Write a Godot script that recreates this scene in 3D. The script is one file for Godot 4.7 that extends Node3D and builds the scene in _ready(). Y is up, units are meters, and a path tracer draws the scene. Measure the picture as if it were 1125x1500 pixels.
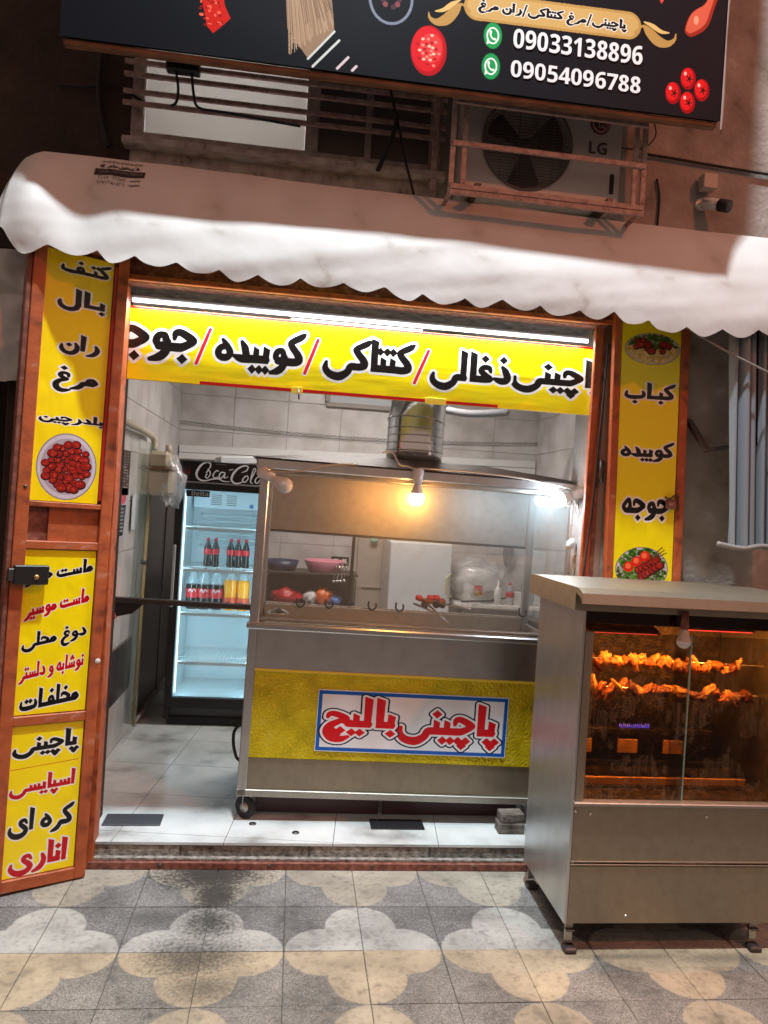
extends Node3D
# A small fried chicken and kebab shop at night. x right along the shop front, y up, z towards the street; z = 0 is the front edge of the step.

const EYE := Vector3(0, 1.6736, 3.4075)
const FOCAL := 1099.8
const SLOPE := 0.0165          # the pavement falls away from the shop
const FLOOR := 0.11            # height of the shop floor
var look := Basis(Vector3.UP, -0.1175) * Basis(Vector3.RIGHT, -0.0074) * Basis(Vector3.BACK, 0.0624)
var rng := RandomNumberGenerator.new()
var used := {}
var mats := {}
var texs := {}
var meshes := {}

func _ready():
	rng.seed = 7
	# camera
	var cam := Camera3D.new()
	cam.name = "camera"
	add_child(cam)
	cam.transform = Transform3D(look, EYE)
	cam.fov = rad_to_deg(2.0 * atan(750.0 / FOCAL))
	cam.near = 0.05
	cam.far = 300.0
	# night sky over a lit street
	var env := Environment.new()
	env.background_mode = Environment.BG_SKY
	var sky_mat := ProceduralSkyMaterial.new()
	sky_mat.sky_top_color = lin(0.60, 0.41, 0.33)
	sky_mat.sky_horizon_color = lin(0.74, 0.50, 0.40)
	sky_mat.ground_bottom_color = lin(0.2, 0.12, 0.09)
	sky_mat.ground_horizon_color = lin(0.5, 0.3, 0.22)
	var sky := Sky.new()
	sky.sky_material = sky_mat
	env.sky = sky
	env.background_energy_multiplier = 0.6
	env.tonemap_mode = Environment.TONE_MAPPER_LINEAR
	env.tonemap_exposure = 1.0
	env.sdfgi_enabled = true
	env.ssao_enabled = true
	env.ssil_enabled = true
	var world := WorldEnvironment.new()
	world.name = "environment"
	world.environment = env
	add_child(world)
	materials()
	pavement()
	shop_room()
	facade()
	door_leaf_open()
	door_leaf_folded()
	fascia()
	awning()
	billboard()
	upper_wall_things()
	street_lights()
	food_cart()
	rotisserie()
	fridge()
	left_wall_things()
	back_room_things()
	small_things()

# ---------------------------------------------------------------- helpers
func lin(r: float, g: float, b: float) -> Color:
	return Color(r, g, b).linear_to_srgb()

func ray(px: float, py: float) -> Vector3:
	return look * Vector3((px - 562.5) / FOCAL, -(py - 750.0) / FOCAL, -1.0)

func at_z(px: float, py: float, z: float) -> Vector3:
	var d := ray(px, py)
	return EYE + d * ((z - EYE.z) / d.z)

func at_x(px: float, py: float, x: float) -> Vector3:
	var d := ray(px, py)
	return EYE + d * ((x - EYE.x) / d.x)

func at_y(px: float, py: float, y: float) -> Vector3:
	var d := ray(px, py)
	return EYE + d * ((y - EYE.y) / d.y)

func numbered(called: String) -> String:
	if not used.has(called):
		used[called] = 0
		return called
	used[called] += 1
	return "%s_%03d" % [called, used[called]]

func tag(o: Node, label: String, category: String, group := ""):
	o.set_meta("label", label)
	o.set_meta("category", category)
	if group:
		o.set_meta("group", group)

func thing(called: String, label: String, category: String, where := Vector3.ZERO, group := "") -> Node3D:
	var o := Node3D.new()
	o.name = numbered(called)
	add_child(o)
	o.position = where
	tag(o, label, category, group)
	return o

func setting(called: String, where := Vector3.ZERO) -> Node3D:
	var o := Node3D.new()
	o.name = numbered(called)
	add_child(o)
	o.position = where
	o.set_meta("kind", "structure")
	return o

# a mesh under a parent, placed in the parent's own space (local) or in world space
func part(parent: Node3D, called: String, mesh: Mesh, material: Material, where := Vector3.ZERO, basis := Basis.IDENTITY, world := true) -> MeshInstance3D:
	var o := MeshInstance3D.new()
	o.name = numbered(called) if parent == self else called
	o.mesh = mesh
	o.material_override = material
	parent.add_child(o, true)
	var t := Transform3D(basis, where)
	o.transform = parent.global_transform.affine_inverse() * t if world and parent != self else t
	return o

func ppart(parent: Node3D, called: String, mesh: Mesh, material: Material, where := Vector3.ZERO, basis := Basis.IDENTITY) -> MeshInstance3D:
	return part(parent, called, mesh, material, where, basis, false)

# a box with chamfered edges, shared between boxes of one size
func box(x: float, y: float, z: float, b := 0.003) -> ArrayMesh:
	var key := "%.4f/%.4f/%.4f/%.4f" % [x, y, z, b]
	if meshes.has(key):
		return meshes[key]
	var st := SurfaceTool.new()
	st.begin(Mesh.PRIMITIVE_TRIANGLES)
	st.set_smooth_group(-1)
	add_box(st, Vector3(x, y, z), Transform3D.IDENTITY, b)
	st.generate_normals()
	meshes[key] = st.commit()
	return meshes[key]

func add_box(st: SurfaceTool, size: Vector3, t: Transform3D, b := 0.0):
	var h := size * 0.5
	b = minf(b, minf(h.x, minf(h.y, h.z)) * 0.9)
	var ax := [Vector3.RIGHT, Vector3.UP, Vector3.BACK]
	for a in 3:
		var c := (a + 1) % 3
		var e := (a + 2) % 3
		for s in [-1.0, 1.0]:
			var n: Vector3 = ax[a] * s
			var mid: Vector3 = n * h[a]
			var u: Vector3 = ax[c] * (h[c] - b)
			var v: Vector3 = ax[e] * (h[e] - b) * s
			quad(st, t * (mid - u - v), t * (mid + u - v), t * (mid + u + v), t * (mid - u + v))
	if b <= 0.0:
		return
	for a in 3:
		var c := (a + 1) % 3
		var e := (a + 2) % 3
		for s in [-1.0, 1.0]:
			for r in [-1.0, 1.0]:
				var l: Vector3 = ax[a] * (h[a] - b)
				var p: Vector3 = ax[c] * h[c] * s + ax[e] * (h[e] - b) * r
				var q: Vector3 = ax[c] * (h[c] - b) * s + ax[e] * h[e] * r
				if s * r > 0.0:
					quad(st, t * (p - l), t * (p + l), t * (q + l), t * (q - l), t.basis * (p + q), true)
				else:
					quad(st, t * (p - l), t * (p + l), t * (q + l), t * (q - l), t.basis * (p + q), true)
	for sx in [-1.0, 1.0]:
		for sy in [-1.0, 1.0]:
			for sz in [-1.0, 1.0]:
				var k := Vector3(sx, sy, sz)
				var p := Vector3(h.x, h.y - b, h.z - b) * k
				var q := Vector3(h.x - b, h.y, h.z - b) * k
				var r := Vector3(h.x - b, h.y - b, h.z) * k
				tri(st, t * p, t * q, t * r, t.basis * k)

# corners counted anticlockwise seen from outside; with an outward hint the order is made right
func quad(st: SurfaceTool, a: Vector3, b: Vector3, c: Vector3, d: Vector3, out := Vector3.ZERO, hinted := false):
	if hinted and (b - a).cross(c - a).dot(out) < 0.0:
		var k := b
		b = d
		d = k
	st.set_uv(Vector2(0, 1)); st.add_vertex(a)
	st.set_uv(Vector2(1, 0)); st.add_vertex(c)
	st.set_uv(Vector2(1, 1)); st.add_vertex(b)
	st.set_uv(Vector2(0, 1)); st.add_vertex(a)
	st.set_uv(Vector2(0, 0)); st.add_vertex(d)
	st.set_uv(Vector2(1, 0)); st.add_vertex(c)

func tri(st: SurfaceTool, a: Vector3, b: Vector3, c: Vector3, out: Vector3):
	if (b - a).cross(c - a).dot(out) > 0.0:
		var k := b
		b = c
		c = k
	st.set_uv(Vector2.ZERO); st.add_vertex(a)
	st.set_uv(Vector2.ZERO); st.add_vertex(b)
	st.set_uv(Vector2.ZERO); st.add_vertex(c)

func smooth_tool() -> SurfaceTool:
	var st := SurfaceTool.new()
	st.begin(Mesh.PRIMITIVE_TRIANGLES)
	st.set_smooth_group(0)
	return st

func done(st: SurfaceTool) -> ArrayMesh:
	st.generate_normals()
	return st.commit()

# a flat print w wide and h high, facing +z, centred
func sheet(w: float, h: float) -> ArrayMesh:
	var key := "sheet%.4f/%.4f" % [w, h]
	if not meshes.has(key):
		var st := SurfaceTool.new()
		st.begin(Mesh.PRIMITIVE_TRIANGLES)
		st.set_smooth_group(-1)
		quad(st, Vector3(-w, -h, 0) / 2, Vector3(w, -h, 0) / 2, Vector3(w, h, 0) / 2, Vector3(-w, h, 0) / 2)
		meshes[key] = done(st)
	return meshes[key]

func curve(points: Array, steps := 6) -> PackedVector3Array:
	var out := PackedVector3Array()
	var n := points.size()
	for i in n - 1:
		var p0: Vector3 = points[maxi(i - 1, 0)]
		var p1: Vector3 = points[i]
		var p2: Vector3 = points[i + 1]
		var p3: Vector3 = points[mini(i + 2, n - 1)]
		for k in steps:
			out.append(p1.cubic_interpolate(p2, p0, p3, float(k) / steps))
	out.append(points[n - 1])
	return out

func tube(points: PackedVector3Array, r: float, sides := 8, r2 := -1.0) -> ArrayMesh:
	var st := smooth_tool()
	add_tube(st, points, r, sides, r2)
	return done(st)

func add_tube(st: SurfaceTool, points: PackedVector3Array, r: float, sides := 8, r2 := -1.0):
	var n := points.size()
	var side := Vector3.ZERO
	var rings := []
	for i in n:
		var d := (points[mini(i + 1, n - 1)] - points[maxi(i - 1, 0)]).normalized()
		if side == Vector3.ZERO:
			side = d.cross(Vector3.UP if absf(d.y) < 0.9 else Vector3.RIGHT).normalized()
		side = (side - d * side.dot(d)).normalized()
		var up := side.cross(d)
		var rr := r if r2 < 0.0 else lerpf(r, r2, float(i) / (n - 1))
		var ring := PackedVector3Array()
		for k in sides:
			var a := TAU * k / sides
			ring.append(points[i] + (side * cos(a) + up * sin(a)) * rr)
		rings.append(ring)
	for i in n - 1:
		for k in sides:
			var k2 := (k + 1) % sides
			var mid: Vector3 = rings[i][k] + rings[i][k2] - points[i] * 2.0
			quad(st, rings[i][k], rings[i][k2], rings[i + 1][k2], rings[i + 1][k], mid, true)
	for e in [0, n - 1]:
		var out := points[0] - points[1] if e == 0 else points[n - 1] - points[n - 2]
		for k in range(1, sides - 1):
			tri(st, rings[e][0], rings[e][k], rings[e][k + 1], out)

func rod(a: Vector3, b: Vector3, r: float, sides := 8) -> ArrayMesh:
	return tube(PackedVector3Array([a, b]), r, sides)

# a bar of square section from a to b
func bar(a: Vector3, b: Vector3, w: float, d: float, chamfer := 0.002) -> ArrayMesh:
	var st := SurfaceTool.new()
	st.begin(Mesh.PRIMITIVE_TRIANGLES)
	st.set_smooth_group(-1)
	var z := (b - a).normalized()
	var x := Vector3.UP.cross(z) if absf(z.y) < 0.9 else Vector3.RIGHT
	x = (x - z * x.dot(z)).normalized()
	add_box(st, Vector3(w, d, a.distance_to(b)), Transform3D(Basis(x, z.cross(x), z), (a + b) / 2), chamfer)
	return done(st)

# turned shape: profile of (radius, height)
func lathe(profile: PackedVector2Array, sides := 20) -> ArrayMesh:
	var st := smooth_tool()
	for i in profile.size() - 1:
		var p := profile[i]
		var q := profile[i + 1]
		for k in sides:
			var a := TAU * k / sides
			var b := TAU * (k + 1) / sides
			var u := Vector3(cos(a), 0, sin(a))
			var v := Vector3(cos(b), 0, sin(b))
			var pa := u * p.x + Vector3(0, p.y, 0)
			var pb := v * p.x + Vector3(0, p.y, 0)
			var qa := u * q.x + Vector3(0, q.y, 0)
			var qb := v * q.x + Vector3(0, q.y, 0)
			var out := (u + v) * (q.y - p.y) + Vector3(0, p.x - q.x, 0) * 2.0
			if p.x > 0.00001:
				tri(st, pa, pb, qb, out)
			if q.x > 0.00001:
				tri(st, pa, qb, qa, out)
	return done(st)

# a flat outline (x, y) made depth thick along z, its front at z = 0
func prism(outline: PackedVector2Array, depth: float) -> ArrayMesh:
	var st := SurfaceTool.new()
	st.begin(Mesh.PRIMITIVE_TRIANGLES)
	st.set_smooth_group(-1)
	var idx := Geometry2D.triangulate_polygon(outline)
	for i in range(0, idx.size(), 3):
		var a := outline[idx[i]]
		var b := outline[idx[i + 1]]
		var c := outline[idx[i + 2]]
		tri(st, Vector3(a.x, a.y, 0), Vector3(b.x, b.y, 0), Vector3(c.x, c.y, 0), Vector3.BACK)
		tri(st, Vector3(a.x, a.y, -depth), Vector3(b.x, b.y, -depth), Vector3(c.x, c.y, -depth), Vector3.FORWARD)
	var clock := Geometry2D.is_polygon_clockwise(outline)
	for i in outline.size():
		var p := outline[i]
		var q := outline[(i + 1) % outline.size()]
		var d := q - p
		var out := Vector3(d.y, -d.x, 0) * (-1.0 if clock else 1.0)
		quad(st, Vector3(p.x, p.y, 0), Vector3(q.x, q.y, 0), Vector3(q.x, q.y, -depth), Vector3(p.x, p.y, -depth), out, true)
	return done(st)

# a lumpy ball
func lump(r: Vector3, rough: float, seed_: int, detail := 10) -> ArrayMesh:
	var key := "lump%s/%.3f/%d/%d" % [r, rough, seed_, detail]
	if meshes.has(key):
		return meshes[key]
	var n := FastNoiseLite.new()
	n.seed = seed_
	n.frequency = 0.9
	var st := smooth_tool()
	var pts := []
	for i in detail + 1:
		var row := PackedVector3Array()
		var th := PI * i / detail
		for k in detail * 2:
			var ph := PI * k / detail
			var d := Vector3(sin(th) * cos(ph), cos(th), sin(th) * sin(ph))
			row.append(d * r * (1.0 + rough * n.get_noise_3dv(d * 1.6)))
		pts.append(row)
	for i in detail:
		for k in detail * 2:
			var k2 := (k + 1) % (detail * 2)
			var a: Vector3 = pts[i][k]
			var b: Vector3 = pts[i][k2]
			var c: Vector3 = pts[i + 1][k2]
			var d: Vector3 = pts[i + 1][k]
			if i > 0:
				tri(st, a, b, c, a + c)
			if i < detail - 1:
				tri(st, a, c, d, a + c)
	meshes[key] = done(st)
	return meshes[key]

func text_mesh(words: String, height: float, font_name := "Droid Sans", bold := true, depth := 0.0015) -> TextMesh:
	var t := TextMesh.new()
	var f := SystemFont.new()
	f.font_names = PackedStringArray([font_name])
	f.font_weight = 700 if bold else 400
	t.font = f
	t.text = words
	t.font_size = 64
	t.pixel_size = height / 46.0
	t.depth = depth
	t.curve_step = 1.0
	return t

func lamp(parent: Node3D, l: Light3D, where: Vector3, color: Color, energy: float, size: float):
	l.name = "light"
	l.light_color = color
	l.light_energy = energy
	l.light_size = size
	l.shadow_enabled = true
	parent.add_child(l, true)
	l.global_position = where

# ---------------------------------------------------------------- surfaces
func noise(freq: float, seed_: int, octaves := 4, kind := FastNoiseLite.TYPE_SIMPLEX_SMOOTH) -> FastNoiseLite:
	var n := FastNoiseLite.new()
	n.noise_type = kind
	n.seed = seed_
	n.frequency = freq
	n.fractal_octaves = octaves
	return n

# a tileable noise picture coloured by a ramp of linear colours
func ramp_tex(called: String, size: Vector2i, freq: float, seed_: int, octaves: int, stops: Array, speck := 0.0) -> ImageTexture:
	if texs.has(called):
		return texs[called]
	var img := noise(freq, seed_, octaves).get_seamless_image(size.x, size.y)
	img.convert(Image.FORMAT_L8)
	var src := img.get_data()
	var lut := PackedByteArray()
	for i in 256:
		var f := i / 255.0
		var c: Color = stops[0][1]
		for k in stops.size() - 1:
			if f >= stops[k][0]:
				c = (stops[k][1] as Color).lerp(stops[k + 1][1], clampf((f - stops[k][0]) / (stops[k + 1][0] - stops[k][0]), 0, 1))
		var s := c.linear_to_srgb()
		lut.append(s.r8); lut.append(s.g8); lut.append(s.b8)
	var r := RandomNumberGenerator.new()
	r.seed = seed_
	var out := PackedByteArray()
	out.resize(src.size() * 3)
	for i in src.size():
		var v := src[i]
		if speck > 0.0:
			v = clampi(v + int(r.randf_range(-speck, speck) * 255.0), 0, 255)
		out[i * 3] = lut[v * 3]
		out[i * 3 + 1] = lut[v * 3 + 1]
		out[i * 3 + 2] = lut[v * 3 + 2]
	img = Image.create_from_data(size.x, size.y, false, Image.FORMAT_RGB8, out)
	texs[called] = ImageTexture.create_from_image(img)
	return texs[called]

func bump_tex(called: String, size: int, freq: float, seed_: int, octaves: int, strength: float) -> ImageTexture:
	if not texs.has(called):
		var img := noise(freq, seed_, octaves).get_seamless_image(size, size)
		img.convert(Image.FORMAT_L8)
		img.bump_map_to_normal_map(strength)
		texs[called] = ImageTexture.create_from_image(img)
	return texs[called]

func plain(called: String, c: Color, rough := 0.6, metal := 0.0) -> StandardMaterial3D:
	if mats.has(called):
		return mats[called]
	var m := StandardMaterial3D.new()
	m.albedo_color = c
	m.roughness = rough
	m.metallic = metal
	mats[called] = m
	return m

func m(called: String) -> StandardMaterial3D:
	return mats[called]

func glow(called: String, c: Color, energy: float) -> StandardMaterial3D:
	var k := plain(called, Color(0.9, 0.9, 0.9), 0.4)
	k.emission_enabled = true
	k.emission = c
	k.emission_energy_multiplier = energy
	return k

func pane(called: String, c: Color, alpha: float, rough := 0.02) -> StandardMaterial3D:
	var k := plain(called, Color(c.r, c.g, c.b, alpha), rough)
	k.transparency = BaseMaterial3D.TRANSPARENCY_ALPHA
	return k

func clad(k: StandardMaterial3D, tex: Texture2D, scale: Vector3, bump: Texture2D = null, depth := 0.5):
	k.albedo_texture = tex
	k.uv1_triplanar = true
	k.uv1_world_triplanar = true
	k.uv1_scale = scale
	if bump:
		k.normal_enabled = true
		k.normal_texture = bump
		k.normal_scale = depth

func C(r: float, g: float, b: float) -> Color:
	return Color(r, g, b)

func materials():
	var W := Color.WHITE
	# painted red-oxide steel of doors and frames
	var worn := ramp_tex("oxide", Vector2i(512, 512), 0.012, 3, 5, [[0.0, C(.07, .02, .012)], [0.22, C(.26, .056, .018)], [0.4, C(.38, .085, .024)], [0.75, C(.43, .10, .028)], [0.86, C(.45, .14, .06)], [0.9, C(.45, .3, .24)], [1.0, C(.3, .2, .16)]], 0.05)
	var fine := bump_tex("fine_bump", 512, 0.05, 5, 4, 3.0)
	clad(plain("oxide", W, 0.5), worn, Vector3(1.4, 1.4, 1.4), fine, 0.25)
	var dull := ramp_tex("oxide_old", Vector2i(512, 512), 0.02, 9, 5, [[0.0, C(.07, .025, .018)], [0.4, C(.17, .05, .032)], [0.75, C(.25, .09, .06)], [1.0, C(.36, .2, .15)]], 0.05)
	clad(plain("oxide_old", W, 0.7), dull, Vector3(2, 2, 2), fine, 0.4)
	# upper steelwork, old pinkish paint with dirt
	var pinkish := ramp_tex("upper", Vector2i(512, 512), 0.015, 15, 5, [[0.0, C(.16, .12, .11)], [0.3, C(.40, .31, .28)], [0.7, C(.52, .43, .39)], [1.0, C(.62, .55, .52)]], 0.05)
	clad(plain("upper_paint", W, 0.8), pinkish, Vector3(1.5, 1.5, 1.5), fine, 0.4)
	clad(plain("bar_paint", Color(1, .92, .9), 0.7), pinkish, Vector3(2.5, 2.5, 2.5), fine, 0.3)
	# plaster of the facade
	var plaster := ramp_tex("plaster", Vector2i(512, 512), 0.007, 21, 6, [[0.0, C(.14, .12, .105)], [0.2, C(.26, .23, .20)], [0.5, C(.335, .30, .27)], [0.85, C(.38, .35, .32)], [1.0, C(.52, .5, .47)]], 0.10)
	var lumpy := bump_tex("lumpy_bump", 512, 0.06, 6, 5, 6.0)
	clad(plain("plaster", W, 0.9), plaster, Vector3(0.9, 0.9, 0.9), lumpy, 0.2)
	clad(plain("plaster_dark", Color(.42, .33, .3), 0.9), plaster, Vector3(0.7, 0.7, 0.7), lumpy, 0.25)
	plain("recess_shade", lin(.018, .014, .012), 0.9)
	# room
	var tile := ramp_tex("wall_tile", Vector2i(512, 512), 0.008, 31, 4, [[0.0, C(.42, .39, .37)], [0.5, C(.54, .51, .495)], [1.0, C(.62, .6, .59)]], 0.01)
	clad(plain("wall_tile", W, 0.28), tile, Vector3(0.8, 0.8, 0.8))
	plain("grout", lin(.42, .40, .38), 0.9)
	var floor_t := ramp_tex("floor_tile", Vector2i(512, 512), 0.006, 33, 6, [[0.0, C(.26, .26, .25)], [0.3, C(.50, .53, .53)], [0.6, C(.6, .64, .64)], [1.0, C(.68, .71, .71)]], 0.012)
	clad(plain("floor_tile", W, 0.2), floor_t, Vector3(0.75, 0.75, 0.75))
	plain("dark_grout", lin(.085, .08, .072), 0.95)
	var stone := ramp_tex("step_stone", Vector2i(512, 512), 0.02, 35, 6, [[0.0, C(.05, .045, .04)], [0.3, C(.18, .165, .145)], [0.6, C(.29, .27, .24)], [1.0, C(.42, .4, .37)]], 0.05)
	clad(plain("step_stone", W, 0.8), stone, Vector3(2.2, 2.2, 2.2), lumpy, 0.6)
	clad(plain("concrete", Color(.75, .72, .7), 0.9), stone, Vector3(1.2, 1.2, 1.2), lumpy, 0.5)
	plain("paint_white", lin(.62, .6, .58), 0.45)
	plain("paper", lin(.55, .58, .6), 0.8)
	plain("dark_marble", lin(.055, .05, .05), 0.16)
	plain("dark_door", lin(.05, .042, .036), 0.3)
	# stainless steel, brushed and smeared
	var smear := ramp_tex("smear", Vector2i(512, 512), 0.01, 41, 6, [[0.0, C(.54, .54, .535)], [0.4, C(.59, .595, .59)], [0.7, C(.61, .615, .61)], [1.0, C(.63, .635, .63)]], 0.04)
	var rough_t := ramp_tex("steel_rough", Vector2i(512, 512), 0.02, 43, 5, [[0.0, C(.15, .15, .15)], [0.5, C(.175, .175, .175)], [1.0, C(.21, .21, .21)]], 0.04)
	var wavy := bump_tex("wavy", 512, 0.006, 44, 2, 5.0)
	for s in [["steel", W, 0.75, Vector3(1.6, 1.0, 1.6)], ["steel_up", W, 0.8, Vector3(1.5, 0.9, 1.5)], ["steel_rub", Color(.88, .86, .82), 1.05, Vector3(2.5, 2.5, 2.5)], ["steel_brown", Color(.80, .75, .67), 1.1, Vector3(3.0, 2.2, 3.0)]]:
		var k := plain(s[0], s[1], s[2], 1.0)
		clad(k, smear, s[3], wavy, 0.09)
		k.roughness_texture = rough_t
		k.roughness_texture_channel = BaseMaterial3D.TEXTURE_CHANNEL_GREEN
	plain("chrome", lin(.6, .6, .6), 0.15, 1.0)
	plain("galvanised", lin(.68, .70, .72), 0.16, 1.0)
	var burnt := ramp_tex("burnt", Vector2i(512, 512), 0.02, 47, 5, [[0.0, C(.012, .009, .007)], [0.5, C(.035, .026, .02)], [0.8, C(.08, .055, .035)], [1.0, C(.16, .11, .07)]], 0.06)
	clad(plain("burnt", W, 0.5, 0.3), burnt, Vector3(2, 2, 2), lumpy, 0.4)
	clad(plain("glow_grease", Color(.95, .68, .32), 0.35, 0.2), smear, Vector3(4, 4, 4), lumpy, 0.8)  # greasy tray parts, with the amber glow of the grill put into their colour
	var gold := ramp_tex("gold_foil", Vector2i(512, 512), 0.008, 51, 5, [[0.0, C(.46, .37, .006)], [0.35, C(.60, .47, .008)], [0.65, C(.70, .55, .01)], [1.0, C(.70, .60, .05)]], 0.06)
	var dimple := bump_tex("dimple", 512, 0.09, 52, 2, 6.0)
	var gk := plain("gold_foil", W, 0.3, 0.45)
	clad(gk, gold, Vector3(1.3, 1.3, 1.3), dimple, 0.6)
	plain("yellow_trim", lin(.85, .68, .06), 0.35)
	# cloth, plastic, rubber and the rest
	var cloth := ramp_tex("awning_cloth", Vector2i(512, 512), 0.006, 61, 5, [[0.0, C(.36, .33, .30)], [0.12, C(.49, .475, .45)], [0.3, C(.53, .525, .51)], [0.6, C(.56, .56, .55)], [1.0, C(.59, .60, .595)]], 0.03)
	clad(plain("awning_cloth", W, 0.55), cloth, Vector3(0.9, 0.9, 0.9), bump_tex("creases", 512, 0.011, 64, 3, 6.0), 0.18)
	m("awning_cloth").cull_mode = BaseMaterial3D.CULL_DISABLED
	m("awning_cloth").backlight_enabled = true
	m("awning_cloth").backlight = Color(.09, .09, .085)
	plain("tarp", lin(.22, .25, .28), 0.5)
	plain("black", lin(.012, .012, .013), 0.4)
	plain("black_matt", lin(.02, .02, .02), 0.8)
	plain("dark_steel", lin(.10, .09, .085), 0.45, 0.8)
	plain("rubber", lin(.018, .017, .016), 0.75)
	plain("white_plastic", lin(.68, .68, .66), 0.35)
	plain("cream_plastic", lin(.5, .46, .38), 0.5)
	plain("brass", lin(.55, .36, .14), 0.35, 1.0)
	plain("gas_yellow", lin(.26, .19, .07), 0.5)
	plain("gas_metal", lin(.46, .40, .31), 0.6)
	plain("wire_grey", lin(.22, .21, .2), 0.6)
	plain("wood", lin(.42, .27, .17), 0.75)
	clad(m("wood"), ramp_tex("wood", Vector2i(512, 256), 0.01, 71, 5, [[0.0, C(.2, .12, .08)], [0.5, C(.42, .28, .2)], [1.0, C(.58, .42, .32)]], 0.05), Vector3(1.0, 8, 8))
	plain("red", lin(.55, .02, .02), 0.4)
	plain("red_plastic", lin(.5, .012, .02), 0.3)
	plain("pink_plastic", lin(.75, .28, .36), 0.35)
	plain("orange_plastic", lin(.8, .16, .04), 0.35)
	plain("blue_plastic", lin(.10, .22, .55), 0.35)
	plain("navy_plastic", lin(.03, .04, .09), 0.4)
	plain("fridge_white", lin(.66, .7, .72), 0.3)
	for v in [["meat", Color.WHITE], ["meat_brown", Color(.75, .62, .5)], ["meat_dark", Color(.5, .36, .28)]]:
		clad(plain(v[0], v[1], 0.35), ramp_tex("meat", Vector2i(256, 256), 0.03, 81, 4, [[0.0, C(.12, .03, .01)], [0.4, C(.5, .2, .05)], [0.7, C(.72, .38, .1)], [1.0, C(.85, .58, .24)]], 0.05), Vector3(9, 9, 9), lumpy, 0.8)
	pane("glass", Color(.85, .93, .92), 0.06)
	pane("glass_green", Color(.75, .9, .86), 0.05)
	pane("glass_smoked", Color(.30, .18, .09), 0.30)
	plain("glass_edge", lin(.25, .42, .38), 0.1)
	pane("bag", Color(.92, .93, .95), 0.24, 0.22)
	glow("tube_glow", Color(.93, .96, 1.0), 4.0)
	glow("bulb_warm", Color(1.0, .88, .68), 6.0)
	glow("bulb_cold", Color(.86, .93, 1.0), 14.0)
	glow("ember", Color(1.0, .05, .02), 2.0)
	glow("blue_flame", Color(.16, .22, 1.0), 0.7)
	glow("led_strip", Color(.80, .95, 1.0), 3.0)
	plain("window_paper", lin(.6, .58, .53), 0.8)
	m("window_paper").backlight_enabled = true
	m("window_paper").backlight = lin(.5, .48, .43)
	glow("strip_glow", Color(1.0, .96, .93), 5.0)
	glow("sodium", Color(1.0, .55, .22), 20.0)
	glow("flood_glow", Color(.95, .97, 1.0), 20.0)

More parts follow.
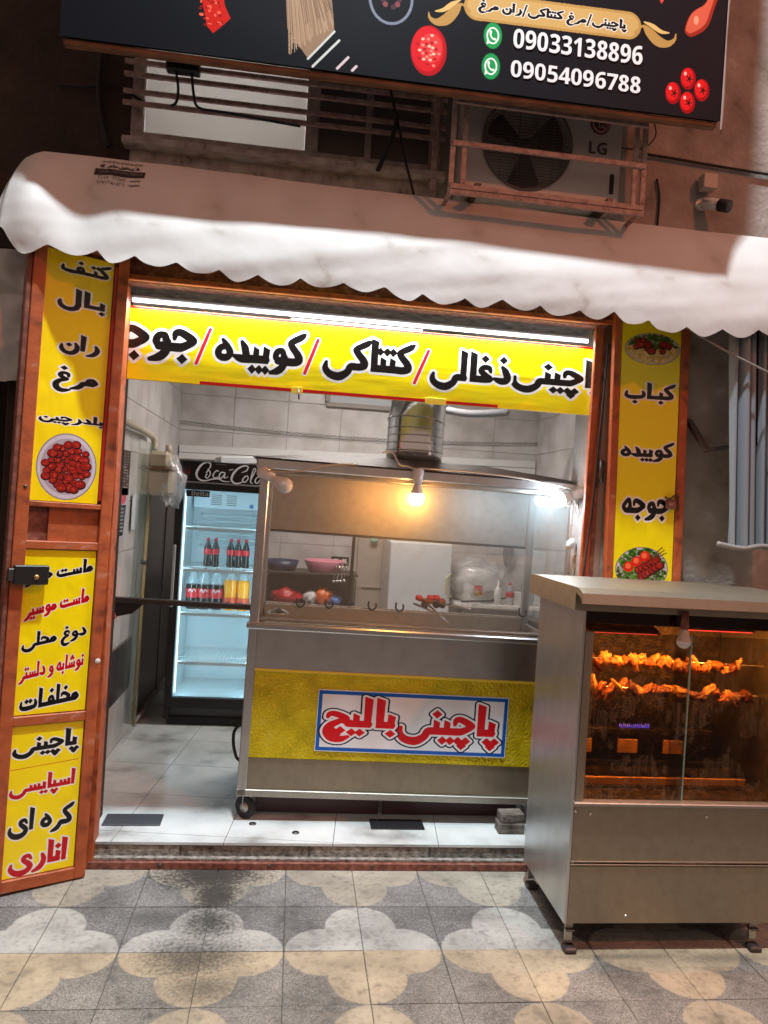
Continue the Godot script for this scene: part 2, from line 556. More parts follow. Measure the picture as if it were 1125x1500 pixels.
# ---------------------------------------------------------------- lettering and prints
const GLYPH := {
	"ا_s": [.30, [["P", [.06,1.0, .27,1.08, .26,.0, .10,.0]]]],
	"ا_f": [.30, [["S", [-.03,.11,.22, .10,.11,.22]], ["P", [.02,1.0, .23,1.08, .22,.0, .04,.0]]]],
	"ل_i": [.32, [["P", [.05,1.02, .25,1.10, .24,.0, .08,.0]], ["S", [.15,.11,.22, .35,.11,.22]]]],
	"ل_m": [.32, [["S", [-.03,.11,.22, .35,.11,.22]], ["P", [.05,1.02, .25,1.10, .24,.0, .08,.0]]]],
	"ل_f": [.95, [["S", [-.03,.11,.22, .12,.08,.22]], ["P", [.05,1.02, .25,1.10, .25,.0, .05,-.02]], ["S", [.14,.1,.2, .24,-.16,.22, .48,-.27,.24, .74,-.17,.2, .85,.06,.15, .83,.22,.08]]]],
	"ل_s": [.95, [["P", [.05,1.02, .25,1.10, .25,.0, .05,-.02]], ["S", [.14,.1,.2, .24,-.16,.22, .48,-.27,.24, .74,-.17,.2, .85,.06,.15, .83,.22,.08]]]],
	"t_i": [.30, [["P", [.02,.42, .20,.50, .22,.02, .06,.0]], ["S", [.13,.11,.22, .33,.11,.22]]]],
	"t_m": [.30, [["S", [-.03,.11,.22, .33,.11,.22]], ["P", [.06,.40, .21,.48, .22,.05, .07,.05]]]],
	"t_f": [1.0, [["S", [-.03,.11,.22, .3,.10,.22, .6,.08,.23, .83,.13,.2, .90,.26,.15, .87,.46,.07]]]],
	"t_s": [1.05, [["S", [.14,.47,.1, .09,.3,.16, .16,.14,.2, .4,.09,.22, .65,.08,.23, .88,.13,.2, .95,.26,.15, .92,.46,.07]]]],
	"ن_s": [.82, [["S", [.17,.44,.1, .10,.22,.18, .14,-.05,.2, .32,-.24,.23, .56,-.21,.21, .70,.0,.17, .70,.26,.07]]]],
	"ن_f": [.82, [["S", [-.03,.11,.22, .08,.10,.2, .14,-.06,.2, .32,-.24,.23, .56,-.21,.21, .70,.0,.17, .70,.26,.07]]]],
	"ی_f": [.98, [["S", [-.03,.11,.22, .08,.09,.2, .18,-.1,.2, .42,-.25,.25, .70,-.2,.22, .86,-.02,.17, .84,.20,.07]]]],
	"ی_s": [1.0, [["S", [.10,.36,.09, .20,.50,.15, .36,.46,.17, .38,.32,.17, .22,.17,.2, .12,.02,.2, .22,-.16,.21, .46,-.25,.25, .72,-.19,.22, .88,.0,.16, .86,.2,.07]]]],
	"ر_s": [.50, [["S", [.16,.46,.1, .09,.25,.18, .13,.03,.2, .28,-.17,.2, .50,-.27,.09]]]],
	"ر_f": [.50, [["S", [-.03,.11,.22, .08,.10,.2, .14,-.02,.2, .28,-.17,.2, .50,-.27,.09]]]],
	"د_s": [.60, [["S", [.30,.60,.1, .20,.45,.2, .13,.26,.22, .18,.12,.22, .36,.10,.21, .56,.16,.1]]]],
	"د_f": [.56, [["S", [-.03,.11,.22, .3,.10,.22, .52,.16,.1]], ["S", [.30,.60,.09, .20,.42,.2, .14,.15,.2]]]],
	"و_s": [.56, [["S", [.12,.28,.16, .18,.42,.16, .32,.40,.16, .38,.24,.16, .28,.14,.17, .13,.18,.17, .12,.28,.17]], ["S", [.10,.24,.18, .12,.0,.19, .28,-.18,.2, .52,-.26,.09]]]],
	"و_f": [.56, [["S", [-.03,.11,.22, .3,.12,.2]], ["S", [.12,.28,.16, .18,.42,.16, .32,.40,.16, .38,.24,.16, .28,.14,.17, .13,.18,.17, .12,.28,.17]], ["S", [.10,.24,.18, .12,.0,.19, .28,-.18,.2, .52,-.26,.09]]]],
	"ه_s": [.58, [["S", [.34,.62,.08, .20,.44,.17, .10,.24,.18, .20,.10,.19, .38,.10,.19, .47,.22,.18, .40,.38,.17, .22,.44,.16]]]],
	"ه_f": [.52, [["S", [-.03,.11,.22, .22,.11,.22, .36,.13,.17, .43,.28,.15, .32,.46,.15, .18,.58,.13, .12,.4,.15, .12,.12,.18]]]],
	"ه_m": [.52, [["S", [-.03,.11,.22, .55,.11,.22]], ["S", [.10,.2,.14, .2,.44,.14, .34,.4,.14, .4,.2,.14]]]],
	"م_i": [.46, [["S", [.08,.22,.17, .18,.36,.18, .32,.32,.18, .36,.2,.18, .22,.1,.2, .08,.2,.18]], ["S", [.2,.11,.22, .49,.11,.22]]]],
	"س_i": [.78, [["P", [.02,.40, .18,.47, .20,.02, .04,.0]], ["P", [.26,.36, .40,.42, .42,.05, .28,.05]], ["P", [.48,.36, .62,.42, .64,.05, .50,.05]], ["S", [.11,.11,.22, .81,.11,.22]]]],
	"س_m": [.78, [["S", [-.03,.11,.22, .81,.11,.22]], ["P", [.05,.38, .18,.44, .20,.05, .07,.05]], ["P", [.26,.36, .40,.42, .42,.05, .28,.05]], ["P", [.48,.36, .62,.42, .64,.05, .50,.05]]]],
	"ف_m": [.44, [["S", [-.03,.11,.22, .47,.11,.22]], ["S", [.10,.30,.15, .18,.46,.15, .30,.42,.15, .34,.28,.15, .22,.2,.16, .10,.26,.15]]]],
	"ف_f": [1.15, [["S", [-.03,.11,.22, .3,.11,.22, .6,.08,.23, .92,.12,.2, 1.02,.24,.15, 1.0,.44,.07]], ["S", [.10,.30,.15, .18,.46,.15, .30,.42,.15, .34,.28,.15, .22,.2,.16, .10,.26,.15]]]],
	"ک_i": [.50, [["S", [-.02,.98,.08, .10,.88,.18, .40,.70,.17, .36,.56,.19, .18,.34,.21, .14,.18,.22, .28,.11,.22, .53,.11,.22]]]],
	"ح_i": [.66, [["S", [.58,.34,.07, .54,.5,.15, .40,.52,.18, .14,.36,.2, .12,.28,.18, .34,.14,.2, .46,.11,.22, .69,.11,.22]]]],
	"ح_m": [.66, [["S", [-.03,.11,.22, .69,.11,.22]], ["S", [.60,.38,.07, .54,.5,.15, .40,.50,.18, .16,.34,.18, .20,.2,.2]]]],
	"ح_f": [.78, [["S", [-.03,.11,.22, .16,.22,.2]], ["S", [.60,.32,.07, .54,.44,.14, .38,.44,.18, .12,.30,.18, .30,.18,.17, .52,.02,.2, .60,-.2,.21, .48,-.42,.22, .25,-.46,.2, .04,-.36,.08]]]],
	"ع_i": [.56, [["S", [.10,.40,.08, .16,.54,.15, .34,.54,.17, .42,.42,.17, .28,.26,.2, .12,.14,.2, .3,.11,.22, .59,.11,.22]]]],
	"ع_s": [.74, [["S", [.12,.40,.08, .16,.56,.14, .34,.58,.16, .42,.44,.17, .30,.30,.17, .20,.24,.17, .42,.12,.18, .56,-.08,.2, .52,-.32,.22, .34,-.44,.22, .06,-.36,.08]]]],
	"-_m": [.30, [["S", [-.03,.11,.22, .33,.11,.22]]]],
	"/_s": [.45, [["P", [.02,1.1, .14,1.1, .42,-.3, .30,-.3]]]],
	" _s": [.24, []]
}
# letter: [drawn like, dots, y of dots above or below, joins to the next]
const LETTER := {
	"ا": ["ا", 0, 0, false], "ل": ["ل", 0, 0, true], "ب": ["t", 1, -1, true], "پ": ["t", 3, -1, true], "ت": ["t", 2, 1, true],
	"ن": ["ن", 1, 1, true], "ی": ["ی", 2, -1, true], "ر": ["ر", 0, 0, false], "د": ["د", 0, 0, false], "ذ": ["د", 1, 1, false],
	"و": ["و", 0, 0, false], "ه": ["ه", 0, 0, true], "م": ["م", 0, 0, true], "س": ["س", 0, 0, true], "ش": ["س", 3, 1, true],
	"ف": ["ف", 1, 1, true], "ک": ["ک", 0, 0, true], "ج": ["ح", 1, -1, true], "چ": ["ح", 3, -1, true], "ح": ["ح", 0, 0, true],
	"خ": ["ح", 1, 1, true], "غ": ["ع", 1, 1, true], "-": ["-", 0, 0, true], "/": ["/", 0, 0, false], " ": [" ", 0, 0, false]
}
# where the middle of the dots stands, per form: [s, y above, y below]
const DOTS := {
	"t_i": [.13,.70,-.20], "t_m": [.14,.68,-.20], "t_f": [.48,.45,-.22], "t_s": [.52,.45,-.22], "ن_s": [.42,.30,0.], "ن_f": [.42,.32,0.],
	"د_s": [.28,.86,0.], "د_f": [.25,.86,0.], "س_i": [.34,.68,0.], "س_m": [.34,.68,0.], "ف_m": [.22,.80,0.], "ف_f": [.22,.80,0.],
	"ح_i": [.36,.80,-.20], "ح_m": [.36,.80,-.20], "ح_f": [.36,.80,-.14], "ع_i": [.30,.86,0.], "ع_s": [.30,.88,0.]
}

# strokes and polygons of a line of Persian, written from the right: s grows to the left
func shape(words: String) -> Array:
	var out := []
	var cur := 0.0
	for i in words.length():
		var ch := words[i]
		var L: Array = LETTER[ch]
		var gap := ch == " " or ch == "/"
		var joined: bool = i > 0 and not gap and LETTER[words[i - 1]][3]
		var joins: bool = L[3] and not gap and i + 1 < words.length() and not words[i + 1] in " /"
		var form := ("m" if joins else "f") if joined else ("i" if joins else "s")
		var like: String = L[0]
		if like in "نی" and form in "im":
			like = "t"
		var g: Array = GLYPH[like + "_" + form]
		for p in g[1]:
			var step := 3 if p[0] == "S" else 2
			var a := PackedFloat32Array()
			for j in p[1].size():
				a.append(p[1][j] + (cur if j % step == 0 else 0.0))
			out.append([p[0], a, ch])
		var n: int = L[1]
		if n and not (ch == "ی" and form in "fs"):
			var d: Array = DOTS[like + "_" + form]
			var s: float = d[0] + cur
			var y: float = d[1] if L[2] > 0 else d[2]
			for o in [[], [[0, 0]], [[-.11, 0], [.11, 0]], [[-.11, 0], [.11, 0], [0, .16 * L[2]]]][n]:
				out.append(["P", PackedFloat32Array([s + o[0], y + o[1] + .125, s + o[0] + .125, y + o[1], s + o[0], y + o[1] - .125, s + o[0] - .125, y + o[1]]), ch])
		cur += g[0]
	return out

func disc(img: Image, x: float, y: float, rx: float, ry: float, c: Color):
	var y0 := ceili(y - ry)
	var y1 := floori(y + ry)
	for j in range(y0, y1 + 1):
		var k := 1.0 - pow((j - y) / maxf(ry, 0.01), 2)
		if k > 0.0:
			var w := rx * sqrt(k)
			var a := roundi(x - w)
			img.fill_rect(Rect2i(a, j, maxi(roundi(x + w) - a, 1), 1), c)

func fill_poly(img: Image, pts: PackedVector2Array, c: Color):
	var lo := 1e9
	var hi := -1e9
	for p in pts:
		lo = minf(lo, p.y)
		hi = maxf(hi, p.y)
	for j in range(floori(lo), ceili(hi) + 1):
		var xs := []
		var y := j + 0.5
		for i in pts.size():
			var p := pts[i]
			var q := pts[(i + 1) % pts.size()]
			if (p.y > y) != (q.y > y):
				xs.append(p.x + (q.x - p.x) * (y - p.y) / (q.y - p.y))
		xs.sort()
		for i in range(0, xs.size() - 1, 2):
			var a := roundi(xs[i])
			img.fill_rect(Rect2i(a, j, maxi(roundi(xs[i + 1]) - a, 1), 1), c)

# a brush line through (x, y, radius) points
func brush(img: Image, pts: Array, c: Color, squash := Vector2.ONE, close := false):
	var n := pts.size()
	for i in (n if close else n - 1):
		var p0: Vector3 = pts[(i - 1 + n) % n] if close else pts[maxi(i - 1, 0)]
		var p1: Vector3 = pts[i]
		var p2: Vector3 = pts[(i + 1) % n]
		var p3: Vector3 = pts[(i + 2) % n] if close else pts[mini(i + 2, n - 1)]
		var steps := clampi(ceili(p1.distance_to(p2) / maxf(1.0, minf(p1.z, p2.z) * 0.3)), 1, 120)
		for k in steps + 1:
			var p := p1.cubic_interpolate(p2, p0, p3, float(k) / steps)
			disc(img, p.x, p.y, p.z * squash.x, p.z * squash.y, c)

# Persian words fitted into a rectangle; rims are [width in letter units, colour] drawn first, widest first
func persian(img: Image, words: String, r: Rect2, c: Color, rims := [], slash := Color(-1, 0, 0), shear := 0.0):
	var prims := shape(words)
	var lo := Vector2(1e9, 1e9)
	var hi := Vector2(-1e9, -1e9)
	for p in prims:
		var step := 3 if p[0] == "S" else 2
		for j in range(0, p[1].size(), step):
			var w: float = p[1][j + 2] * 0.45 if step == 3 else 0.0
			lo = lo.min(Vector2(p[1][j] - w, p[1][j + 1] - w))
			hi = hi.max(Vector2(p[1][j] + w, p[1][j + 1] + w))
	var k := r.size / (hi - lo)
	var mean := (k.x + k.y) / 2.0
	for rim in rims + [[0.0, c]]:
		var last: bool = rim[0] == 0.0
		var grow: float = rim[0] + 0.016
		for p in prims:
			var ink: Color = slash if p[2] == "/" and last and slash.r >= 0.0 else rim[1]
			if p[0] == "S":
				var pts := []
				for j in range(0, p[1].size(), 3):
					var x: float = r.end.x - (p[1][j] - lo.x) * k.x
					pts.append(Vector3(x, r.end.y - (p[1][j + 1] - lo.y) * k.y + (x - r.get_center().x) * shear, (p[1][j + 2] * 0.5 + grow) * mean))
				brush(img, pts, ink, k / mean)
			else:
				var pts := PackedVector2Array()
				var edge := []
				for j in range(0, p[1].size(), 2):
					var q := Vector2(r.end.x - (p[1][j] - lo.x) * k.x, r.end.y - (p[1][j + 1] - lo.y) * k.y)
					q.y += (q.x - r.get_center().x) * shear
					pts.append(q)
					edge.append(Vector3(q.x, q.y, grow * mean))
				fill_poly(img, pts, ink)
				if grow > 0.0:
					for e in edge.size():
						brush(img, [edge[e], edge[(e + 1) % edge.size()]], ink, k / mean)

# a dish of grilled meat printed on a sign
func dish(img: Image, c: Vector2, r: Vector2, kind: String, seed_: int):
	var q := RandomNumberGenerator.new()
	q.seed = seed_
	disc(img, c.x, c.y, r.x, r.y, Color(.55, .50, .52))
	disc(img, c.x, c.y, r.x * .96, r.y * .96, Color(.78, .74, .78))
	disc(img, c.x, c.y, r.x * .86, r.y * .84, Color(.66, .6, .64))
	if kind == "salad" or kind == "rice":
		for i in 420:
			var a := q.randf() * TAU
			var d := sqrt(q.randf()) * (0.93 if kind == "salad" else 0.9)
			var g := q.randf()
			var ink := Color(.10 + .25 * g, .22 + .38 * g, .05 + .1 * g) if kind == "salad" else (Color(.75 + .2 * g, .62 + .2 * g, .25 + .3 * g) if sin(a) > -0.2 else Color(.15 + .2 * g, .28 + .2 * g, .08))
			disc(img, c.x + cos(a) * d * r.x, c.y + sin(a) * d * r.y, r.x * q.randf_range(.03, .09), r.x * q.randf_range(.03, .07), ink)
	var lumps := []
	if kind == "wings":
		for i in 46:
			var a := i * 2.39996
			var d := sqrt((i + 0.5) / 46.0) * 0.76
			lumps.append([Vector2(cos(a) * r.x, sin(a) * r.y * .95) * (d + q.randf_range(-.05, .05)), r.x * q.randf_range(.12, .2)])
	elif kind == "salad":
		for row in 2:
			for i in 6:
				lumps.append([Vector2(-.1 + i * .13 + row * .12, .1 - i * .1 + row * .28 - .05) * r, r.x * .17])
		for i in 3:
			disc(img, c.x - r.x * (.5 - i * .3), c.y - r.y * (.1 + i * .24), r.x * .2, r.y * .24, Color(.82, .13, .06))
			disc(img, c.x - r.x * (.52 - i * .3), c.y - r.y * (.14 + i * .24), r.x * .11, r.y * .13, Color(.95, .42, .25))
	else:
		for i in 16:
			lumps.append([Vector2(q.randf_range(-.72, .72), q.randf_range(-.45, .15)) * r, r.x * q.randf_range(.1, .16)])
	for l in lumps:
		var p: Vector2 = c + l[0]
		var w: float = l[1]
		disc(img, p.x, p.y, w, w * .9, Color(.20, .03, .03))
		disc(img, p.x - w * .08, p.y - w * .1, w * .86, w * .7, Color(.55, .09, .07))
		for k in 14:
			var a := q.randf() * TAU
			var d := q.randf() * .7
			var g := q.randf()
			disc(img, p.x + cos(a) * d * w, p.y + sin(a) * d * w * .8, w * q.randf_range(.06, .2), w * q.randf_range(.05, .15), Color(.45 + .45 * g, .08 + .25 * g * g, .05 + .2 * g * g))
	if kind == "salad":
		for k in 3:
			brush(img, [Vector3(c.x + r.x * (.3 + k * .1), c.y - r.y * .5, r.x * .02), Vector3(c.x + r.x * (.75 + k * .08), c.y - r.y * (1.0 - k * .12), r.x * .02)], Color(.35, .25, .12))

func print_mat(called: String, img: Image, rough := 0.35) -> StandardMaterial3D:
	var k := plain(called, Color.WHITE, rough)
	k.albedo_texture = ImageTexture.create_from_image(img)
	return k

# where a pixel of the photograph falls on a print: node is the print's frame, r its rectangle in it (x, y up), at depth z
func on_print(t: Transform3D, r: Rect2, z: float, size: Vector2i, px: float, py: float) -> Vector2:
	var inv := t.affine_inverse()
	var o := inv * EYE
	var d := inv.basis * ray(px, py)
	var p := o + d * ((z - o.z) / d.z)
	return Vector2((p.x - r.position.x) / r.size.x * size.x, (r.end.y - p.y) / r.size.y * size.y)

func on_rect(t: Transform3D, r: Rect2, z: float, size: Vector2i, a: Array) -> Rect2:
	var p := on_print(t, r, z, size, a[0], a[1])
	var q := on_print(t, r, z, size, a[2], a[3])
	return Rect2(p, q - p)

# ---------------------------------------------------------------- ground and building
func pavement():
	var p := setting("pavement")
	var ground := setting("road")
	part(ground, "asphalt", box(60, 0.2, 40, 0.0), plain("asphalt", lin(.05, .05, .05), 0.9), Vector3(0, -0.32, 22.4))
	# one print for 14 x 4 tiles: pale clover leaves in grey terrazzo, with the stains where the photograph has them
	var nx := 14
	var nz := 4
	var size := Vector2i(1536, 438)
	var n1 := noise(0.008, 101, 5).get_seamless_image(size.x, size.y)
	n1.convert(Image.FORMAT_L8)
	var coarse := n1.get_data()
	var n2 := noise(0.047, 102, 5).get_seamless_image(size.x, size.y)
	n2.convert(Image.FORMAT_L8)
	var fine := n2.get_data()
	var tone := {}
	var q := RandomNumberGenerator.new()
	q.seed = 5
	for i in nx:
		for j in nz:
			tone[i * 10 + j] = q.randf_range(0.9, 1.1)
	var stains := []
	for s in [[305, 1286, .26, .17, 1.5], [318, 1312, .13, .16, 1.5], [306, 1350, .16, .16, 1.0], [285, 1400, .24, .16, .85], [300, 1445, .2, .12, .7], [330, 1400, .1, .1, .5], [230, 1345, .15, .07, .5], [420, 1274, 1.2, .02, .6], [640, 1272, .6, .016, .5], [500, 1410, .18, .04, .22], [905, 1400, .5, .03, .5], [1060, 1402, .3, .05, .55], [850, 1390, .12, .05, .5], [700, 1345, .25, .03, .25], [560, 1290, .3, .03, .15], [860, 1470, .1, .05, .25], [120, 1420, .05, .02, .4]]:
		var w := at_y(s[0], s[1], -0.008)
		stains.append([w.x, w.z, s[2], s[3], s[4]])
	var grid := PackedByteArray()
	grid.resize(size.x * size.y * 3)
	var rows := [[.33, .305, .25, .20, .8], [.365, .36, .335, .15, 1.3], [.39, .315, .215, .20, .8], [.37, .305, .215, .20, .8]]
	var lut := PackedByteArray()
	for i in 1001:
		lut.append(Color(i / 1000.0, 0, 0).linear_to_srgb().r8)
	for y in size.y:
		var fz := float(y) / size.y * nz
		var tj := int(fz)
		var row: Array = rows[tj]
		# distance from the nearest clover centre along z, in tiles (centres on even joints)
		var dz := absf(fposmod(fz + 1.0, 2.0) - 1.0)
		var wz := fz * 0.3
		var near := []
		for s in stains:
			if absf(wz - s[1]) < s[3] * 1.6:
				near.append(s)
		for x in size.x:
			var i := y * size.x + x
			var fx := float(x) / size.x * nx
			var ti := int(fx)
			var dx := absf(fposmod(fx + 0.0, 2.0) - 1.0)
			var a := dx - .52
			var b := dz - .52
			var g := coarse[i] / 255.0
			var f := fine[i] / 255.0
			var edge := .2209 + (f - 0.5) * 0.02
			var leaf := smoothstep(-0.012, 0.012, maxf(edge - minf(a * a + dz * dz, dx * dx + b * b), (.5 - dx - dz) * 0.5))
			var f2 := fine[(y * 3 % size.y) * size.x + (x * 3 % size.x)] / 255.0
			var k: float = tone[ti * 10 + tj] * (0.72 + 0.5 * g)
			var hash := q.randi() & 255
			var r := 0.0
			var gg := 0.0
			var bb := 0.0
			if leaf > 0.0:
				var kk := k * (0.8 + 0.36 * f + (hash - 128) * 0.0006)
				if f < 0.35:
					kk *= 0.65 + f
				r = row[0] * kk
				gg = row[1] * kk
				bb = row[2] * kk
			if leaf < 1.0:
				var pr := r
				var pg := gg
				var pb := bb
				var sp := 0.62 + hash * 0.003
				if hash > 236:
					sp = 1.0 + 1.1 * row[4]
				elif hash < 40:
					sp = 0.42
				r = row[3] * k * sp * (0.8 + 0.4 * f)
				gg = r * (0.985 if tj < 2 else 0.91)
				bb = r * (0.96 if tj < 2 else 0.80)
				r = lerpf(r, pr, leaf)
				gg = lerpf(gg, pg, leaf)
				bb = lerpf(bb, pb, leaf)
			var wx := -1.743 + fx * 0.3
			var dirt := clampf((f - 0.52) * 1.2 + (0.5 - g) * 0.7 + (hash - 128) * 0.0006, 0.0, 0.45)
			for s in near:
				var ux: float = (wx - s[0]) / s[2]
				if ux > -1.6 and ux < 1.6:
					var uz: float = (wz - s[1]) / s[3]
					if uz > -1.6 and uz < 1.6:
						dirt = maxf(dirt, s[4] * clampf((1.0 - sqrt(ux * ux + uz * uz)) * 1.25 + (f - 0.5) * 0.5 + (f2 - 0.5) * 0.9 + (g - 0.5) * 0.7 + (hash - 128) * 0.0022, 0.0, 1.0))
			if fine[(i * 7 + y * 13) % fine.size()] > 236 and g < 0.6:
				dirt = maxf(dirt, 0.55)
			if dirt > 0.0:
				dirt = minf(dirt, 0.95)
				r = lerpf(r, 0.025, dirt)
				gg = lerpf(gg, 0.023, dirt)
				bb = lerpf(bb, 0.021, dirt)
			grid[i * 3] = lut[mini(int(r * 1000), 1000)]
			grid[i * 3 + 1] = lut[mini(int(gg * 1000), 1000)]
			grid[i * 3 + 2] = lut[mini(int(bb * 1000), 1000)]
	var k := print_mat("paving", Image.create_from_data(size.x, size.y, false, Image.FORMAT_RGB8, grid), 0.62)
	k.normal_enabled = true
	k.normal_texture = bump_tex("paving_bump", 512, 0.06, 103, 4, 2.5)
	k.normal_scale = 0.5
	var tilt := Basis(Vector3.RIGHT, SLOPE)
	part(p, "mortar_bed", box(30, 0.1, 3.6, 0.0), m("dark_grout"), Vector3(0, -0.0538 - SLOPE * 1.81, 1.81), tilt)
	for i in range(-6, 14):
		for j in range(0, 6):
			var st := SurfaceTool.new()
			st.begin(Mesh.PRIMITIVE_TRIANGLES)
			st.set_smooth_group(-1)
			var x0 := -0.843 + 0.3 * i + 0.0008
			var x1 := x0 + 0.2984
			var z0 := 0.3 * j + 0.0008
			var z1 := z0 + 0.2984
			var lift := q.randf_range(-0.0012, 0.0014)
			var top := []
			var low := []
			var c := 0.001
			for e in [[x0, z1], [x1, z1], [x1, z0], [x0, z0]]:
				var cx: float = signf((x0 + x1) / 2 - e[0]) * c
				var cz: float = signf((z0 + z1) / 2 - e[1]) * c
				top.append(Vector3(e[0] + cx, lift - SLOPE * e[1], e[1] + cz))
				low.append(Vector3(e[0], lift - 0.006 - SLOPE * e[1], e[1]))
			var uv := []
			for v in top:
				uv.append(Vector2((v.x + 1.743) / (0.3 * nx), v.z / (0.3 * nz)))
			for t in [[0, 2, 1], [0, 3, 2]]:
				for e in t:
					st.set_uv(uv[e])
					st.add_vertex(top[e])
			for e in 4:
				var n := (e + 1) % 4
				for t in [[low[e], uv[e]], [top[n], uv[n]], [low[n], uv[n]], [low[e], uv[e]], [top[e], uv[e]], [top[n], uv[n]]]:
					st.set_uv(t[1])
					st.add_vertex(t[0])
			st.generate_normals()
			st.generate_tangents()
			part(p, "tile", st.commit(), k)

func shop_room():
	var floor_ := setting("shop_floor")
	part(floor_, "slab", box(3.3, 0.2, 3.1, 0.0), m("dark_grout"), Vector3(0.54, FLOOR - 0.106, -1.585))
	var e1 := Vector2(cos(0.098), sin(0.098))
	var e2 := Vector2(sin(0.105), -cos(0.105))
	var room := PackedVector2Array([Vector2(-1.0, -0.028), Vector2(2.08, -0.028), Vector2(2.08, -3.03), Vector2(-1.0, -3.03)])
	for i in range(-2, 8):
		for j in range(-2, 8):
			var o := Vector2(-0.665, -0.58) + e1 * (0.492 * i) + e2 * (0.445 * j)
			var a := e1 * 0.489
			var b := e2 * 0.442
			for poly in Geometry2D.intersect_polygons(PackedVector2Array([o, o + a, o + a + b, o + b]), room):
				var flat := PackedVector2Array()
				for v in poly:
					flat.append(Vector2(v.x, -v.y))
				part(floor_, "tile", prism(flat, 0.012), m("floor_tile"), Vector3(0, FLOOR, 0), Basis(Vector3.RIGHT, -PI / 2))
	# front of the step
	var step := setting("step_front")
	var xs := [-1.05, -0.42, 0.16, 0.72, 1.30, 1.9, 2.1]
	for i in xs.size() - 1:
		part(step, "stone", box(xs[i + 1] - xs[i] - 0.004, 0.085, 0.05, 0.004), m("step_stone"), Vector3((xs[i] + xs[i + 1]) / 2, 0.0535, -0.058 - 0.002 * (i % 2)))
	var rail := thing("threshold_rail", "rusty red steel door track along the foot of the step", "door track", Vector3(0.27, 0, -0.01))
	part(rail, "channel", box(2.16, 0.034, 0.03, 0.003), m("oxide_old"), Vector3(0.27, 0.017, -0.012))
	part(rail, "lip", box(2.16, 0.012, 0.024, 0.002), m("step_stone"), Vector3(0.27, 0.041, -0.024))
	for x in [-0.5, -0.02, 0.45, 0.93]:
		part(rail, "bolt", lathe(PackedVector2Array([Vector2(0, .004), Vector2(.007, .003), Vector2(.009, 0)]), 10), m("dark_steel"), Vector3(x, 0.02, 0.003), Basis(Vector3.RIGHT, PI / 2))
	# walls lined with pale tiles, ceiling
	var tile_l := box(0.012, 0.297, 0.447, 0.0015)
	var tile_b := box(0.447, 0.297, 0.012, 0.0015)
	var wl := setting("wall_left")
	part(wl, "backing", box(0.16, 3.0, 3.2, 0.0), m("grout"), Vector3(-1.088, 1.45, -1.62))
	var wr := setting("wall_right")
	part(wr, "backing", box(0.16, 3.0, 3.2, 0.0), m("grout"), Vector3(2.168, 1.45, -1.62))
	for i in 7:
		for j in 10:
			var z := -3.03 + 0.225 + 0.45 * i
			if z > -0.3:
				continue
			part(wl, "tile", tile_l, m("wall_tile"), Vector3(-1.006, FLOOR + 0.15 + 0.3 * j, z))
			part(wr, "tile", tile_l, m("wall_tile"), Vector3(2.086, FLOOR + 0.15 + 0.3 * j, z))
	var wb := setting("wall_back")
	part(wb, "backing", box(3.4, 3.0, 0.16, 0.0), m("grout"), Vector3(0.54, 1.45, -3.118))
	for i in 7:
		for j in 10:
			part(wb, "tile", tile_b, m("wall_tile"), Vector3(-1.0 + 0.215 + 0.45 * i, FLOOR + 0.15 + 0.3 * j, -3.036))
	var ceiling := setting("ceiling")
	part(ceiling, "slab", box(3.4, 0.14, 3.2, 0.0), m("paint_white"), Vector3(0.54, 3.0, -1.62))

	var l := thing("ceiling_lamp", "white strip lamp on the ceiling of the shop", "lamp", Vector3(0.5, 2.9, -1.7))
	part(l, "housing", box(1.24, 0.04, 0.16, 0.006), m("white_plastic"), Vector3(0.5, 2.905, -1.7))
	part(l, "diffuser", box(1.2, 0.012, 0.12, 0.002), m("strip_glow"), Vector3(0.5, 2.878, -1.7))
	var al := AreaLight3D.new()
	al.area_size = Vector2(1.18, 0.1)
	lamp(l, al, Vector3(0.5, 2.868, -1.7), Color(1.0, .96, .93), 4.0, 0.05)
	al.rotation = Vector3(-PI / 2, 0, 0)

